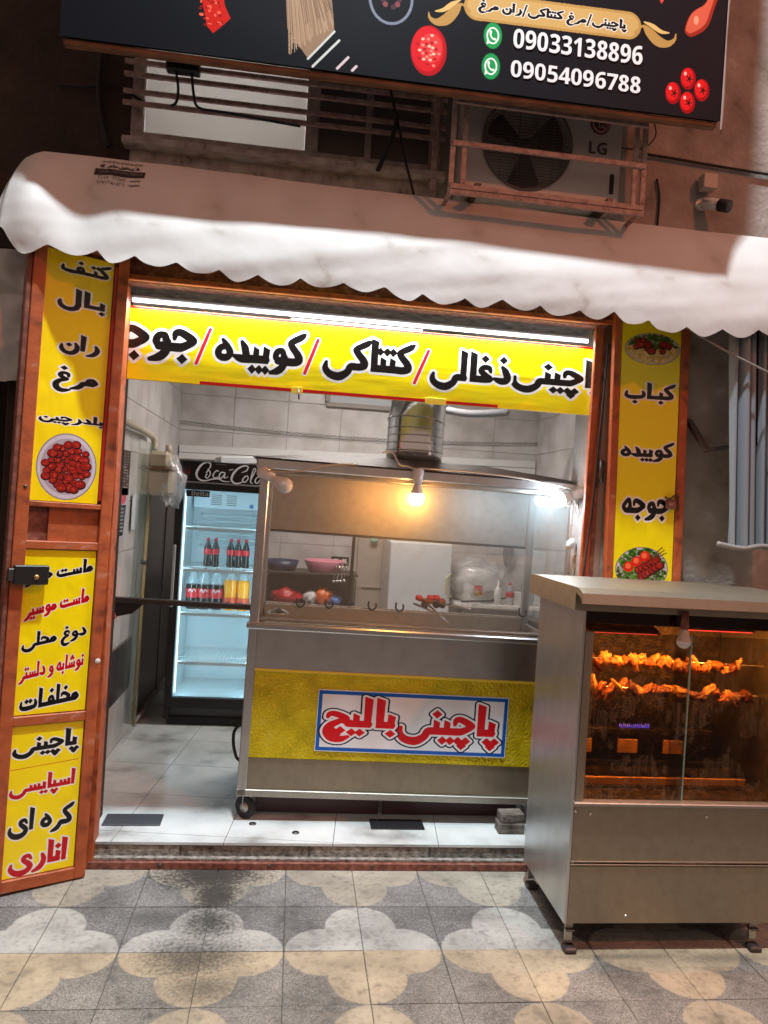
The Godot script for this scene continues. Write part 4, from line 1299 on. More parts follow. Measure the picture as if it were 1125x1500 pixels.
func billboard():
	var z := 0.40
	var r := Rect2(-1.0, 3.385, 2.683, 1.95)
	var o := thing("billboard", "dark printed billboard with phone numbers hanging over the awning", "billboard", Vector3(0.34, 3.36, 0.34))
	var size := Vector2i(2048, 1488)
	var img := Image.create(size.x, size.y, false, Image.FORMAT_RGB8)
	img.fill(Color(.062, .068, .095))
	var t := Transform3D.IDENTITY
	var k: float = (on_bill(560, 60) - on_bill(550, 60)).x / 10.0     # print pixels per photo pixel
	# bowl rim, pepper, brush, tomato
	var c: Vector2 = on_bill(573, -2)
	brush_ring(img, c, 31 * k, 36 * k, 2.2 * k, Color(.5, .55, .62))
	for i in 9:
		disc(img, c.x + cos(i * 2.3) * 12 * k, c.y + sin(i * 2.3) * 12 * k, 4 * k, 4 * k, Color(.55, .3, .32) if i % 2 else Color(.3, .2, .25))
	c = on_bill(735 / 2.0, 5)
	fill_poly(img, poly_px([[285, -60], [316, -60], [330, 10], [338, 27], [328, 36], [312, 49], [303, 38]]), Color(.80, .12, .08))
	var q := RandomNumberGenerator.new()
	q.seed = 12
	for i in 46:
		var d: Vector2 = on_bill(lerpf(290, 322, q.randf()) + q.randf() * 8, q.randf_range(-30, 38))
		disc(img, d.x, d.y, q.randf_range(1, 3.5) * k, q.randf_range(1, 3) * k, Color(.95, .4, .3) if q.randf() < .5 else Color(.6, .05, .05))
	fill_poly(img, poly_px([[415, -80], [480, -80], [490, 46], [451, 86], [421, 42]]), Color(.60, .50, .40))
	for i in 150:
		var f := q.randf()
		var g := q.randf()
		var a: Vector2 = on_bill(lerpf(421, 470, f), lerpf(40, -50, f * .4) - 40)
		var b: Vector2 = on_bill(lerpf(423, 489, f), lerpf(44, 10, f) + g * 38 * (1.0 - f * .2))
		brush(img, [Vector3(a.x, a.y, 1.2), Vector3(b.x, b.y, 1.2)], Color(.45 + .3 * g, .36 + .28 * g, .28 + .24 * g))
	fill_poly(img, poly_px([[451, 86], [490, 46], [522, 90], [524, 120], [490, 120]]), Color(.05, .055, .08))
	for e in [[451, 86, 490, 46, 1.6], [458, 97, 497, 59, 1.8]]:
		var a: Vector2 = on_bill(e[0], e[1])
		var b: Vector2 = on_bill(e[2], e[3])
		brush(img, [Vector3(a.x, a.y, e[4] * k), Vector3(b.x, b.y, e[4] * k)], Color(.82, .86, .84))
	for e in [[494, 100, 510, 84], [516, 103, 522, 97]]:
		var a: Vector2 = on_bill(e[0], e[1])
		var b: Vector2 = on_bill(e[2], e[3])
		brush(img, [Vector3(a.x, a.y, 2 * k), Vector3(b.x, b.y, 2 * k)], Color(.85, .8, .82))
	c = on_bill(628, 74)
	disc(img, c.x, c.y, 27 * k, 37 * k, Color(.72, .05, .09))
	disc(img, c.x - 2 * k, c.y - 2 * k, 24 * k, 33 * k, Color(.86, .11, .15))
	disc(img, c.x + 3 * k, c.y - 4 * k, 17 * k, 22 * k, Color(.90, .25, .25))
	for i in 26:
		var a := i * 2.4
		disc(img, c.x + cos(a) * (4 + i * .55) * k, c.y + sin(a) * (5 + i * .8) * k, 2.6 * k, 2.0 * k, [Color(.95, .55, .5), Color(.7, .07, .1), Color(.97, .8, .7)][i % 3])
	# gold ribbon and scrolls
	var gold := Color(.74, .58, .32)
	var a1: Vector2 = on_bill(700, 9)
	var a2: Vector2 = on_bill(920, 37)
	brush(img, [Vector3(a1.x, a1.y, 21 * k), Vector3(a2.x, a2.y, 21 * k)], gold)
	brush(img, [Vector3(a1.x, a1.y, 17 * k), Vector3(a2.x, a2.y, 17 * k)], Color(.80, .66, .40))
	for s in [[930, 38, 1.0], [688, 6, -1.0]]:
		var pts := []
		for e in [[0, 4, 2], [12, -6, 2], [22, 4, 7], [34, 16, 8], [48, 20, 5], [58, 14, 2.5], [60, 6, 1]]:
			var v: Vector2 = on_bill(s[0] + e[0] * s[2], s[1] + e[1] + 6)
			pts.append(Vector3(v.x, v.y, e[2] * k))
		brush(img, pts, gold)
		pts = []
		for e in [[14, -8, 1.2], [26, -2, 3.5], [38, 6, 3], [50, 8, 1]]:
			var v: Vector2 = on_bill(s[0] + e[0] * s[2], s[1] + e[1] + 2)
			pts.append(Vector3(v.x, v.y, e[2] * k))
		brush(img, pts, Color(.88, .74, .46))
	persian(img, "پاچینی/مرغ کنتاکی/ران مرغ", on_rect(t, r, z, size, [702, -3, 918, 49]), Color(.06, .05, .06), [[0.085, Color(.95, .93, .9)]])
	# call badges
	for e in [[722, 52], [719, 97]]:
		c = on_bill(e[0], e[1])
		disc(img, c.x, c.y, 14.5 * k, 20 * k, Color(.05, .38, .2))
		disc(img, c.x, c.y, 13.6 * k, 19 * k, Color(.12, .62, .33))
		brush_ring(img, c, 8.6 * k, 11.5 * k, 1.3 * k, Color(.95, .97, .95))
		fill_poly(img, PackedVector2Array([c + Vector2(-9, 14) * k, c + Vector2(-8, 6) * k, c + Vector2(-3, 11) * k]), Color(.95, .97, .95))
		brush(img, [Vector3(c.x - 3.6 * k, c.y - 5.5 * k, 2.0 * k), Vector3(c.x - 3.2 * k, c.y, 1.3 * k), Vector3(c.x, c.y + 4.2 * k, 1.3 * k), Vector3(c.x + 4.0 * k, c.y + 5.0 * k, 2.0 * k)], Color(.95, .97, .95))
	# chicken leg, cherry tomatoes
	var leg := []
	for e in [[1050, -14, 6], [1038, 12, 9], [1024, 30, 16], [1012, 44, 10]]:
		var v: Vector2 = on_bill(e[0], e[1])
		leg.append(Vector3(v.x, v.y, e[2] * k))
	brush(img, leg, Color(.62, .18, .12))
	for i in leg.size():
		leg[i] += Vector3(-1.5 * k, -2 * k, -3.2 * k)
	brush(img, leg, Color(.85, .38, .28))
	disc(img, leg[2].x - 3 * k, leg[2].y + 2 * k, 4 * k, 7 * k, Color(.95, .62, .5))
	for e in [[1008, 115], [986, 136], [1028, 132], [1007, 150]]:
		c = on_bill(e[0], e[1])
		disc(img, c.x, c.y, 12.5 * k, 17 * k, Color(.62, .03, .06))
		disc(img, c.x - 1.5 * k, c.y - 2 * k, 10 * k, 14 * k, Color(.88, .1, .12))
		disc(img, c.x - 5 * k, c.y - 7 * k, 2.5 * k, 3 * k, Color(.97, .75, .7))
		for i in 5:
			var d := Vector2(cos(i * 1.26), sin(i * 1.26))
			brush(img, [Vector3(c.x + 2 * k, c.y, 1.1 * k), Vector3(c.x + 2 * k + d.x * 5 * k, c.y + d.y * 6 * k, .7 * k)], Color(.1, .08, .05))
	fill_poly(img, poly_px([[958, -20], [985, -20], [969, 6]]), Color(.85, .3, .25))
	var face := print_mat("billboard_print", img, 0.5)
	face.normal_enabled = true
	face.normal_texture = texs["wavy"]
	face.normal_scale = 0.12
	face.metallic_specular = 0.2
	part(o, "face", sheet(r.size.x, r.size.y), face, Vector3(r.get_center().x, r.get_center().y, z))
	part(o, "body", box(r.size.x - 0.01, r.size.y - 0.01, 0.02, 0.002), m("black_matt"), Vector3(r.get_center().x, r.get_center().y, z - 0.013))
	var white := plain("number_white", lin(.80, .84, .86), 0.4)
	for e in [["09033138896", 753, 41, 940, 97], ["09054096788", 749, 87, 937, 139]]:
		var p := at_z(e[1], e[2], z)
		var d := at_z(e[3], e[4], z)
		fit_text(o, "number", e[0], white, Vector3((p.x + d.x) / 2, (p.y + d.y) / 2, z + 0.002), d.x - p.x, (p.y - d.y) * 0.94)
	part(o, "batten", box(2.66, 0.02, 0.036, 0.003), m("wood"), Vector3(0.34, 3.374, 0.372))
	part(o, "batten", box(0.022, 1.9, 0.036, 0.003), m("wood"), Vector3(-0.985, 4.35, 0.358))
	part(o, "batten", box(0.022, 1.9, 0.036, 0.003), m("wood"), Vector3(1.66, 4.35, 0.358))
	part(o, "batten", box(2.66, 0.022, 0.036, 0.003), m("wood"), Vector3(0.34, 5.33, 0.358))
	# the printed cloth is folded round the edge and hangs loose at its end
	var st := smooth_tool()
	var gr := []
	for j in 25:
		var v := j / 24.0
		var row := PackedVector3Array()
		for i in 6:
			row.append(Vector3(r.end.x - 0.006 + 0.0065 * i + 0.005 * sin(v * 23.0) * i / 5.0, lerpf(3.35, 5.33, v), z + 0.005 - i * i * 0.0022))
		gr.append(row)
	for j in 24:
		for i in 5:
			quad(st, gr[j][i], gr[j][i + 1], gr[j + 1][i + 1], gr[j + 1][i], Vector3.RIGHT, true)
	part(o, "folded_edge", done(st), m("awning_cloth"))
	for x in [-0.7, 0.34, 1.4]:
		part(o, "bracket", bar(Vector3(x, 5.2, 0.376), Vector3(x, 5.2, -0.06), 0.03, 0.03), m("dark_steel"))
		part(o, "bracket", bar(Vector3(x, 4.0, 0.376), Vector3(x, 4.0, -0.06), 0.03, 0.03), m("dark_steel"))

func on_bill(x: float, y: float) -> Vector2:
	return on_print(Transform3D.IDENTITY, Rect2(-1.0, 3.385, 2.683, 1.95), 0.40, Vector2i(2048, 1488), x, y)

func poly_px(pts: Array) -> PackedVector2Array:
	var out := PackedVector2Array()
	for e in pts:
		out.append(on_bill(e[0], e[1]))
	return out

func brush_ring(img: Image, c: Vector2, rx: float, ry: float, w: float, col: Color):
	for i in 90:
		var a := TAU * i / 90
		disc(img, c.x + cos(a) * rx, c.y + sin(a) * ry, w, w, col)

func upper_wall_things():
	# outdoor unit
	var o := thing("air_conditioner", "outdoor air conditioner unit with a round fan guard inside a steel cage", "air conditioner", Vector3(1.0, 3.11, 0.03))
	var case_ := plain("ac_case", lin(.58, .52, .48), 0.5)
	var body := CSGBox3D.new()
	body.name = "casing"
	body.size = Vector3(0.73, 0.52, 0.17)
	body.material = case_
	o.add_child(body)
	body.global_position = Vector3(1.005, 3.37, 0.03)
	var well := CSGCylinder3D.new()
	well.name = "fan_well"
	well.operation = CSGShape3D.OPERATION_SUBTRACTION
	well.radius = 0.204
	well.height = 0.26
	well.sides = 40
	well.material = case_
	body.add_child(well)
	well.rotation.x = PI / 2
	well.position = Vector3(-0.075, -0.035, 0.085)
	var fc := Vector3(0.93, 3.335, 0.117)
	var blade := PackedVector2Array()
	for i in 9:
		var a := -0.42 + i * 0.105
		blade.append(Vector2(cos(a), sin(a)) * 0.185)
	blade.append(Vector2(0.03, 0.02))
	blade.append(Vector2(0.03, -0.02))
	var bm := prism(blade, 0.004)
	for i in 3:
		part(o, "fan_blade", bm, plain("fan_grey", lin(.07, .055, .05), 0.6), fc + Vector3(0, 0, -0.03), Basis(Vector3.BACK, 0.5 + i * TAU / 3) * Basis(Vector3.RIGHT, 0.35))
	part(o, "fan_hub", lathe(PackedVector2Array([Vector2(0, .012), Vector2(.03, .01), Vector2(.035, 0)]), 16), m("fan_grey"), fc + Vector3(0, 0, -.028), Basis(Vector3.RIGHT, PI / 2))
	var st := smooth_tool()
	for i in 30:
		var y := -0.2 + 0.4 * (i + 0.5) / 30
		var w := sqrt(0.205 * 0.205 - y * y)
		add_tube(st, PackedVector3Array([Vector3(-w, y, 0), Vector3(w, y, 0)]), 0.0013, 4)
	for x in [-0.12, -0.04, 0.04, 0.12]:
		var h := sqrt(0.205 * 0.205 - x * x)
		add_tube(st, PackedVector3Array([Vector3(x, -h, .002), Vector3(x, h, .002)]), 0.0016, 4)
	var ring := PackedVector3Array()
	for i in 49:
		ring.append(Vector3(cos(TAU * i / 48), sin(TAU * i / 48), 0) * 0.206)
	add_tube(st, ring, 0.004, 6)
	part(o, "fan_guard", done(st), plain("guard", lin(.12, .1, .09), 0.5), fc + Vector3(0, 0, 0.005))
	var ink := plain("logo_grey", lin(.09, .07, .07), 0.5)
	var p := at_z(876, 217, 0.117)
	fit_text(o, "lettering", "LG", ink, Vector3(p.x, p.y, 0.117), 0.085, 0.055)
	p = at_z(880, 182, 0.117)
	part(o, "emblem", lathe(PackedVector2Array([Vector2(0, .0015), Vector2(.047, .0015), Vector2(.048, 0)]), 30), plain("emblem_red", lin(.16, .025, .035), 0.5), Vector3(p.x, p.y, 0.1155), Basis(Vector3.RIGHT, PI / 2))
	var mark := smooth_tool()
	ring = PackedVector3Array()
	for i in 22:
		var a := 0.2 + i * 0.25
		ring.append(Vector3(cos(a), sin(a), 0) * 0.034)
	ring.append(Vector3(0.008, -0.002, 0))
	add_tube(mark, ring, 0.0026, 5)
	add_tube(mark, PackedVector3Array([Vector3(-.006, .016, 0), Vector3(-.006, -.014, 0), Vector3(.008, -.014, 0)]), 0.0026, 5)
	part(o, "emblem_mark", done(mark), case_, Vector3(p.x, p.y, 0.117))
	part(o, "emblem_mark", lathe(PackedVector2Array([Vector2(0, .001), Vector2(.005, .001), Vector2(.005, 0)]), 10), case_, Vector3(p.x - .017, p.y + .014, 0.117), Basis(Vector3.RIGHT, PI / 2))
	part(o, "handle_recess", box(0.02, 0.09, 0.004, 0.001), m("black_matt"), Vector3(1.335, 3.2, 0.1155))
	# cage
	var g := thing("steel_cage", "welded steel cage with flat bars in front of the air conditioner", "cage", Vector3(1.0, 3.03, 0.1))
	var bp := m("bar_paint")
	var zc := 0.22
	for y in [3.425, 3.245, 3.06, 3.035]:
		part(g, "rail", bar(Vector3(0.57, y, zc + (0.012 if y > 3.03 else 0.0)), Vector3(1.44, y - 0.004, zc + (0.012 if y > 3.03 else 0.0)), 0.014, 0.022), bp)
	for x in [0.575, 0.625, 1.395, 1.435]:
		part(g, "upright", bar(Vector3(x, 3.03, zc), Vector3(x, 3.62, zc), 0.022, 0.016), bp)
	for x in [0.575, 1.435]:
		for y in [3.04, 3.6]:
			part(g, "tie", bar(Vector3(x, y, zc - 0.01), Vector3(x, y, -0.065), 0.016, 0.016), bp)
	for x in [0.70, 1.30]:
		part(g, "shelf_bracket", bar(Vector3(x, 3.085, 0.2), Vector3(x, 3.085, -0.07), 0.03, 0.03), m("dark_steel"))
	# power pack with two leads, stuck under the billboard
	var pp := thing("power_supply", "small black power supply with cables above the awning", "power supply", at_z(269, 95, 0.0))
	part(pp, "case", box(0.145, 0.075, 0.05, 0.006), m("black"), at_z(269, 95, 0.0), Basis(Vector3.BACK, -0.01))
	for e in [[[258, 105], [261, 130], [258, 150], [250, 155]], [[281, 108], [284, 140], [292, 158], [330, 165], [440, 185]]]:
		var pts := []
		for v in e:
			pts.append(at_z(v[0], v[1], 0.005))
		part(pp, "cable", tube(curve(pts), 0.006), m("black"))
	# cables on the wall
	for e in [["black cable dangling in front of the dusty window pane", 0.02, .006, [[570, 122], [578, 160], [586, 195], [590, 220], [600, 260], [606, 285]]],
			["knotted black cable bunch beside the steel cage", 0.02, .010, [[583, 168], [575, 200], [560, 235], [553, 250]]],
			["pair of dark wires running along the wall to the camera", -0.055, .007, [[940, 225], [985, 232], [1060, 245], [1130, 256]]],
			["loose grey wire looped under the billboard end", 0.0, .0035, [[958, 178], [960, 200], [940, 218], [905, 215], [890, 205], [900, 185]]],
			["thin dark wire hanging down the wall below the cage", -0.06, .005, [[962, 262], [966, 290], [963, 330]]],
			["thin dark cable on the brown wall beside the window", -0.05, .006, [[85, 125], [130, 127], [165, 122], [195, 140], [215, 152]]],
			["black drain hose running down the brown wall", -0.04, .012, [[152, 60], [145, 120], [148, 170], [158, 215]]]]:
		var pts := []
		for v in e[3]:
			pts.append(at_z(v[0], v[1], e[1]))
		tag(part(self, "wall_cable", tube(curve(pts), e[2]), m("black_matt")), e[0], "cable", "cables on the upper wall")
	var jb := at_z(1037, 268, -0.03)
	var j := thing("junction_box", "square beige junction box on the plaster wall", "junction box", jb)
	part(j, "box", box(0.075, 0.075, 0.05, 0.005), m("cream_plastic"), jb)
	part(j, "lid", box(0.068, 0.068, 0.004, 0.001), m("cream_plastic"), jb + Vector3(0, 0, 0.0272))
	var cb := at_z(1040, 298, -0.02)
	var cam := thing("security_camera", "small white bullet security camera with a black front on the wall", "camera", cb)
	var dir := Vector3(0.55, -0.38, 0.75).normalized()
	part(cam, "mount", rod(cb - Vector3(0.02, -0.01, 0.045), cb, 0.014, 10), m("white_plastic"))
	part(cam, "body", tube(PackedVector3Array([cb - dir * 0.03, cb + dir * 0.05]), 0.026, 16), m("white_plastic"))
	part(cam, "front", tube(PackedVector3Array([cb + dir * 0.0505, cb + dir * 0.10]), 0.03, 16), m("black"))
	part(cam, "base", rod(Vector3(cb.x - .02, cb.y + .01, -0.07), Vector3(cb.x - .02, cb.y + .01, -0.058), 0.032, 16), m("white_plastic"))
	# folded grey tarpaulin and its arm at the next shop, and a stay wire
	var tp := thing("folded_tarpaulin", "folded grey tarpaulin curtain hanging at the edge of the wall", "tarpaulin", Vector3(2.0, 1.6, 0.2))
	var st2 := smooth_tool()
	var gr := []
	for i in 61:
		var s := i / 60.0
		var row := PackedVector3Array()
		for jj in 13:
			var v := jj / 12.0
			row.append(Vector3(1.885 + 0.06 * v + 0.36 * s + 0.012 * sin(s * 34 + v), lerpf(2.72, 1.585, v), 0.20 + (0.03 + 0.01 * v) * sin(s * 40.0 + v * 0.6) + 0.02 * sin(s * 11.0)))
		gr.append(row)
	for i in 60:
		for jj in 12:
			quad(st2, gr[i][jj], gr[i][jj + 1], gr[i + 1][jj + 1], gr[i + 1][jj], Vector3.BACK, true)
	m("tarp").cull_mode = BaseMaterial3D.CULL_DISABLED
	part(tp, "curtain", done(st2), m("tarp"))
	part(tp, "hem_rope", tube(curve([Vector3(1.89, 1.60, 0.23), Vector3(2.0, 1.585, 0.25), Vector3(2.1, 1.60, 0.24), Vector3(2.26, 1.59, 0.23)]), 0.012), m("wire_grey"))
	var arm := thing("folding_arm", "dark folding steel awning arm fixed to the plaster wall", "bracket", at_z(1030, 655, 0.02))
	part(arm, "lever", bar(at_z(1008, 615, 0.0), at_z(1035, 660, 0.12), 0.035, 0.02), m("dark_steel"))
	part(arm, "lever", bar(at_z(1032, 660, 0.12), at_z(1085, 652, 0.16), 0.02, 0.02), m("dark_steel"))
	part(arm, "joint", rod(at_z(1078, 653, 0.12), at_z(1078, 653, 0.18), 0.022, 12), m("dark_steel"))
	tag(part(self, "stay_wire", tube(curve([at_z(1000, 476, 0.2), at_z(1060, 512, 0.25), at_z(1130, 548, 0.3)]), 0.005), m("wire_grey")), "grey stay wire slanting from the awning across the wall", "wire")

func street_lights():
	# white lamp on a long arm of the building, out of the picture: the shadows of billboard and awning point to it
	var at := Vector3(0.34, 8.1, 1.78)
	var o := thing("wall_lamp", "white street lamp on a long steel arm above the billboard", "lamp", at)
	var aim := Vector3(0, -0.97, -0.2).normalized()
	var b := Basis.looking_at(aim, Vector3.BACK)
	part(o, "arm", rod(Vector3(0.34, 7.7, -0.07), Vector3(0.34, 8.2, 1.78), 0.03), m("dark_steel"))
	part(o, "housing", box(0.3, 0.22, 0.06, 0.008), m("dark_steel"), at - aim * 0.05, b)
	part(o, "lens", box(0.26, 0.18, 0.004, 0.0), m("flood_glow"), at - aim * 0.012, b)
	var l := SpotLight3D.new()
	l.spot_angle = 78
	l.spot_range = 60
	l.spot_angle_attenuation = 0.6
	lamp(o, l, at, Color(.93, .98, 1.0), 74.0, 0.12)
	l.global_basis = b
	# sodium street lamp on the far kerb to the right
	var s := thing("street_lamp", "orange sodium street lamp on a tall grey pole", "street lamp", Vector3(5.2, 0, 5.5))
	part(s, "pole", tube(PackedVector3Array([Vector3(5.2, -.2, 5.5), Vector3(5.2, 6.6, 5.5)]), 0.08, 12, 0.045), m("dark_steel"))
	part(s, "arm", rod(Vector3(5.2, 6.55, 5.5), Vector3(4.3, 6.85, 4.9), 0.03), m("dark_steel"))
	part(s, "head", box(0.2, 0.12, 0.5, 0.03), m("dark_steel"), Vector3(4.15, 6.88, 4.8), Basis(Vector3.UP, 0.98))
	part(s, "lens", lathe(PackedVector2Array([Vector2(0, -.06), Vector2(.06, -.045), Vector2(.09, 0)]), 16), m("sodium"), Vector3(4.15, 6.81, 4.8))
	var so := OmniLight3D.new()
	so.omni_range = 60
	lamp(s, so, Vector3(4.15, 6.7, 4.8), Color(1.0, .50, .32), 12.0, 0.08)

# ---------------------------------------------------------------- cart, grill, fridge
func bulb(called: String, label: String, seat: Vector3, dir: Vector3, lit: String, color: Color, energy: float):
	var o := thing(called, label, "light bulb", seat, "bulbs on the cart canopy")
	var y := dir.normalized()
	var x := y.cross(Vector3.BACK if absf(y.z) < 0.9 else Vector3.RIGHT).normalized()
	var b := Basis(x, y, x.cross(y))
	part(o, "socket", lathe(PackedVector2Array([Vector2(0, -.045), Vector2(.026, -.045), Vector2(.03, -.03), Vector2(.024, .0), Vector2(.022, .03), Vector2(0, .03)]), 16), m("white_plastic"), seat, b)
	part(o, "neck", lathe(PackedVector2Array([Vector2(.014, .03), Vector2(.019, .042), Vector2(.029, .068), Vector2(.032, .076)]), 18), m("white_plastic"), seat, b)
	part(o, "globe", lathe(PackedVector2Array([Vector2(.032, .076), Vector2(.037, .088), Vector2(.038, .102), Vector2(.034, .12), Vector2(.02, .134), Vector2(0, .138)]), 20), m(lit), seat, b)
	if energy > 0.0:
		var l := OmniLight3D.new()
		l.omni_range = 20
		lamp(o, l, seat + y * 0.104, color, energy, 0.03)

func food_cart():
	var o := thing("food_cart", "stainless steel food cart with glazed top and a yellow front panel", "food cart", Vector3(-0.2, FLOOR, -0.24))
	o.basis = Basis(Vector3.BACK, -0.0138)
	var s := m("steel")
	var W := 1.6
	var D := 0.72
	# lower body
	ppart(o, "front_panel", box(W - 0.08, 0.20, 0.02, 0.002), s, Vector3(W / 2, 0.84, -0.02))
	ppart(o, "yellow_panel", box(W - 0.08, 0.425, 0.016, 0.002), m("gold_foil"), Vector3(W / 2, 0.5275, -0.018))
	ppart(o, "yellow_edge", box(W - 0.08, 0.012, 0.02, 0.002), m("yellow_trim"), Vector3(W / 2, 0.742, -0.012))
	ppart(o, "kick_panel", box(W - 0.08, 0.15, 0.016, 0.002), m("steel_brown"), Vector3(W / 2, 0.238, -0.026))
	ppart(o, "bottom_rail", box(W, 0.034, 0.03, 0.002), m("steel_rub"), Vector3(W / 2, 0.145, -0.015))
	ppart(o, "side_panel", box(0.016, 0.80, D - 0.08, 0.002), s, Vector3(0.012, 0.54, -D / 2))
	ppart(o, "side_panel", box(0.016, 0.80, D - 0.08, 0.002), s, Vector3(W - 0.012, 0.54, -D / 2))
	ppart(o, "back_panel", box(W - 0.08, 0.80, 0.016, 0.002), m("steel_rub"), Vector3(W / 2, 0.54, -D + 0.02))
	ppart(o, "bottom_plate", box(W - 0.02, 0.008, D - 0.03, 0.001), m("steel_rub"), Vector3(W / 2, 0.134, -D / 2))
	ppart(o, "counter_edge", box(W + 0.02, 0.03, 0.05, 0.006), s, Vector3(W / 2, 0.956, 0.002))
	ppart(o, "counter_lip", box(W - 0.08, 0.014, 0.05, 0.003), m("steel_rub"), Vector3(W / 2, 0.979, -0.06))
	# working tray
	ppart(o, "tray_floor", box(W - 0.1, 0.008, D - 0.12, 0.001), m("steel_brown"), Vector3(W / 2, 0.895, -D / 2 - 0.02))
	ppart(o, "tray_wall", box(W - 0.1, 0.075, 0.012, 0.001), m("steel_rub"), Vector3(W / 2, 0.935, -D + 0.05))
	ppart(o, "tray_wall", box(W - 0.1, 0.06, 0.012, 0.001), m("steel_rub"), Vector3(W / 2, 0.93, -0.092))
	ppart(o, "grimy_ledge", box(W - 0.1, 0.05, 0.02, 0.003), m("step_stone"), Vector3(W / 2, 0.955, -D + 0.028))
	# posts
	var p := m("steel_up")
	for e in [[0.022, 0.0], [W - 0.022, 0.0], [0.022, -D], [W - 0.022, -D]]:
		ppart(o, "post", box(0.044, 1.63 if e[1] == 0.0 else 1.62, 0.04, 0.004), p, Vector3(e[0], 0.13 + 0.815, e[1] - (0.02 if e[1] == 0.0 else -0.02)))
	# canopy: front channel, side channels, hood rising to the flue
	ppart(o, "canopy_rail", box(W + 0.04, 0.05, 0.05, 0.006), s, Vector3(W / 2, 1.735, 0.0))
	ppart(o, "canopy_rail", box(W + 0.04, 0.022, 0.03, 0.004), m("steel_rub"), Vector3(W / 2, 1.70, -0.02))
	ppart(o, "canopy_rail", box(0.04, 0.05, D - 0.06, 0.004), s, Vector3(0.0, 1.735, -D / 2))
	ppart(o, "canopy_rail", box(0.04, 0.05, D - 0.06, 0.004), s, Vector3(W, 1.735, -D / 2))
	ppart(o, "canopy_rail", box(W + 0.04, 0.05, 0.05, 0.004), s, Vector3(W / 2, 1.735, -D))
	var st := SurfaceTool.new()
	st.begin(Mesh.PRIMITIVE_TRIANGLES)
	st.set_smooth_group(-1)
	var a := [Vector3(-0.04, 1.762, 0.04), Vector3(W + 0.04, 1.762, 0.04), Vector3(W + 0.04, 1.762, -D - 0.03), Vector3(-0.04, 1.762, -D - 0.03)]
	var b := [Vector3(0.36, 1.825, -0.25), Vector3(1.18, 1.825, -0.25), Vector3(1.18, 1.825, -0.62), Vector3(0.36, 1.825, -0.62)]
	for i in 4:
		var n := (i + 1) % 4
		quad(st, a[i], a[n], b[n], b[i], Vector3(0, 1, 0), true)
	quad(st, b[0], b[1], b[2], b[3], Vector3(0, 1, 0), true)
	ppart(o, "hood", done(st), plain("hood_brown", lin(.065, .042, .033), 0.55))
	# rear steel screen above the rear glass
	ppart(o, "rear_screen", box(W - 0.09, 0.32, 0.012, 0.002), m("steel_rub"), Vector3(W / 2, 1.555, -D + 0.012))
	ppart(o, "screen_edge", box(W - 0.09, 0.014, 0.02, 0.002), m("dark_steel"), Vector3(W / 2, 1.39, -D + 0.014))
	ppart(o, "divider", box(0.018, 0.41, 0.02, 0.002), m("dark_steel"), Vector3(0.53, 1.18, -D + 0.014))
	var smudge := smear_pane()
	ppart(o, "rear_glass", box(W - 0.09, 0.405, 0.005, 0.0), smudge, Vector3(W / 2, 1.18, -D + 0.012))
	ppart(o, "front_glass", box(W - 0.09, 0.70, 0.005, 0.0), m("glass"), Vector3(W / 2, 1.336, -0.03))
	for x in [0.02, W - 0.02]:
		ppart(o, "side_glass", box(0.005, 0.72, D - 0.085, 0.0), m("glass"), Vector3(x, 1.34, -D / 2))
	# printed banner on the yellow panel
	var r := Rect2(0.357, 0.36, 0.955, 0.302)
	var t := o.global_transform
	var size := Vector2i(1280, 405)
	var img := canvas(size, Color(.88, .9, .92))
	img.fill_rect(Rect2i(4, 4, size.x - 8, size.y - 8), Color(.08, .36, .72))
	img.fill_rect(Rect2i(28, 28, size.x - 56, size.y - 56), Color(.90, .905, .92))
	var k := written("banner_print", img, t, r, -0.006, [["پاچینی", Color(.83, .03, .10), 585, 1026, 729, 1100], ["بالیچ", Color(.83, .03, .10), 477, 1018, 577, 1089]], [[0.11, Color(.05, .07, .2)], [0.065, Color(.92, .92, .94)]])
	sign_panel(o, "banner", r, -0.004, k, m("white_plastic"))
	# castors
	for e in [[0.03, -0.06], [W - 0.05, -0.06], [0.03, -D + 0.06], [W - 0.05, -D + 0.06]]:
		var c := ppart(o, "castor", box(0.05, 0.008, 0.05, 0.001), m("dark_steel"), Vector3(e[0] + 0.02, 0.124, e[1]))
		var f := PackedVector2Array([Vector2(-.02, 0), Vector2(.024, 0), Vector2(.012, -.07), Vector2(-.006, -.07)])
		for x in [-0.017, 0.020]:
			ppart(c, "fork", prism(f, 0.003), m("steel_rub"), Vector3(x, -0.004, 0), Basis(Vector3.UP, PI / 2))
		var w := ppart(c, "wheel", lathe(PackedVector2Array([Vector2(.02, -.013), Vector2(.05, -.013), Vector2(.056, -.007), Vector2(.056, .007), Vector2(.05, .013), Vector2(.02, .013)]), 24), m("rubber"), Vector3(-0.004, -0.068, 0), Basis(Vector3.BACK, PI / 2) if e[0] > 0.1 else Basis(Vector3.UP, 1.0) * Basis(Vector3.BACK, PI / 2))
		ppart(w, "hub", lathe(PackedVector2Array([Vector2(0, -.014), Vector2(.024, -.014), Vector2(.024, .014), Vector2(0, .014)]), 14), m("steel_rub"))
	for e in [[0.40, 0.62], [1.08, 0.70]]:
		ppart(o, "shade_board", box(e[1], 0.118, 0.012, 0.002), plain("maroon", lin(.055, .022, .022), 0.5), Vector3(e[0], 0.066, -0.13))  # added boards: the deep shade under the cart put into their colour
	# flue
	var d := thing("exhaust_duct", "shiny round galvanised duct rising from the cart hood", "duct", Vector3(0.62, 1.95, -0.62))
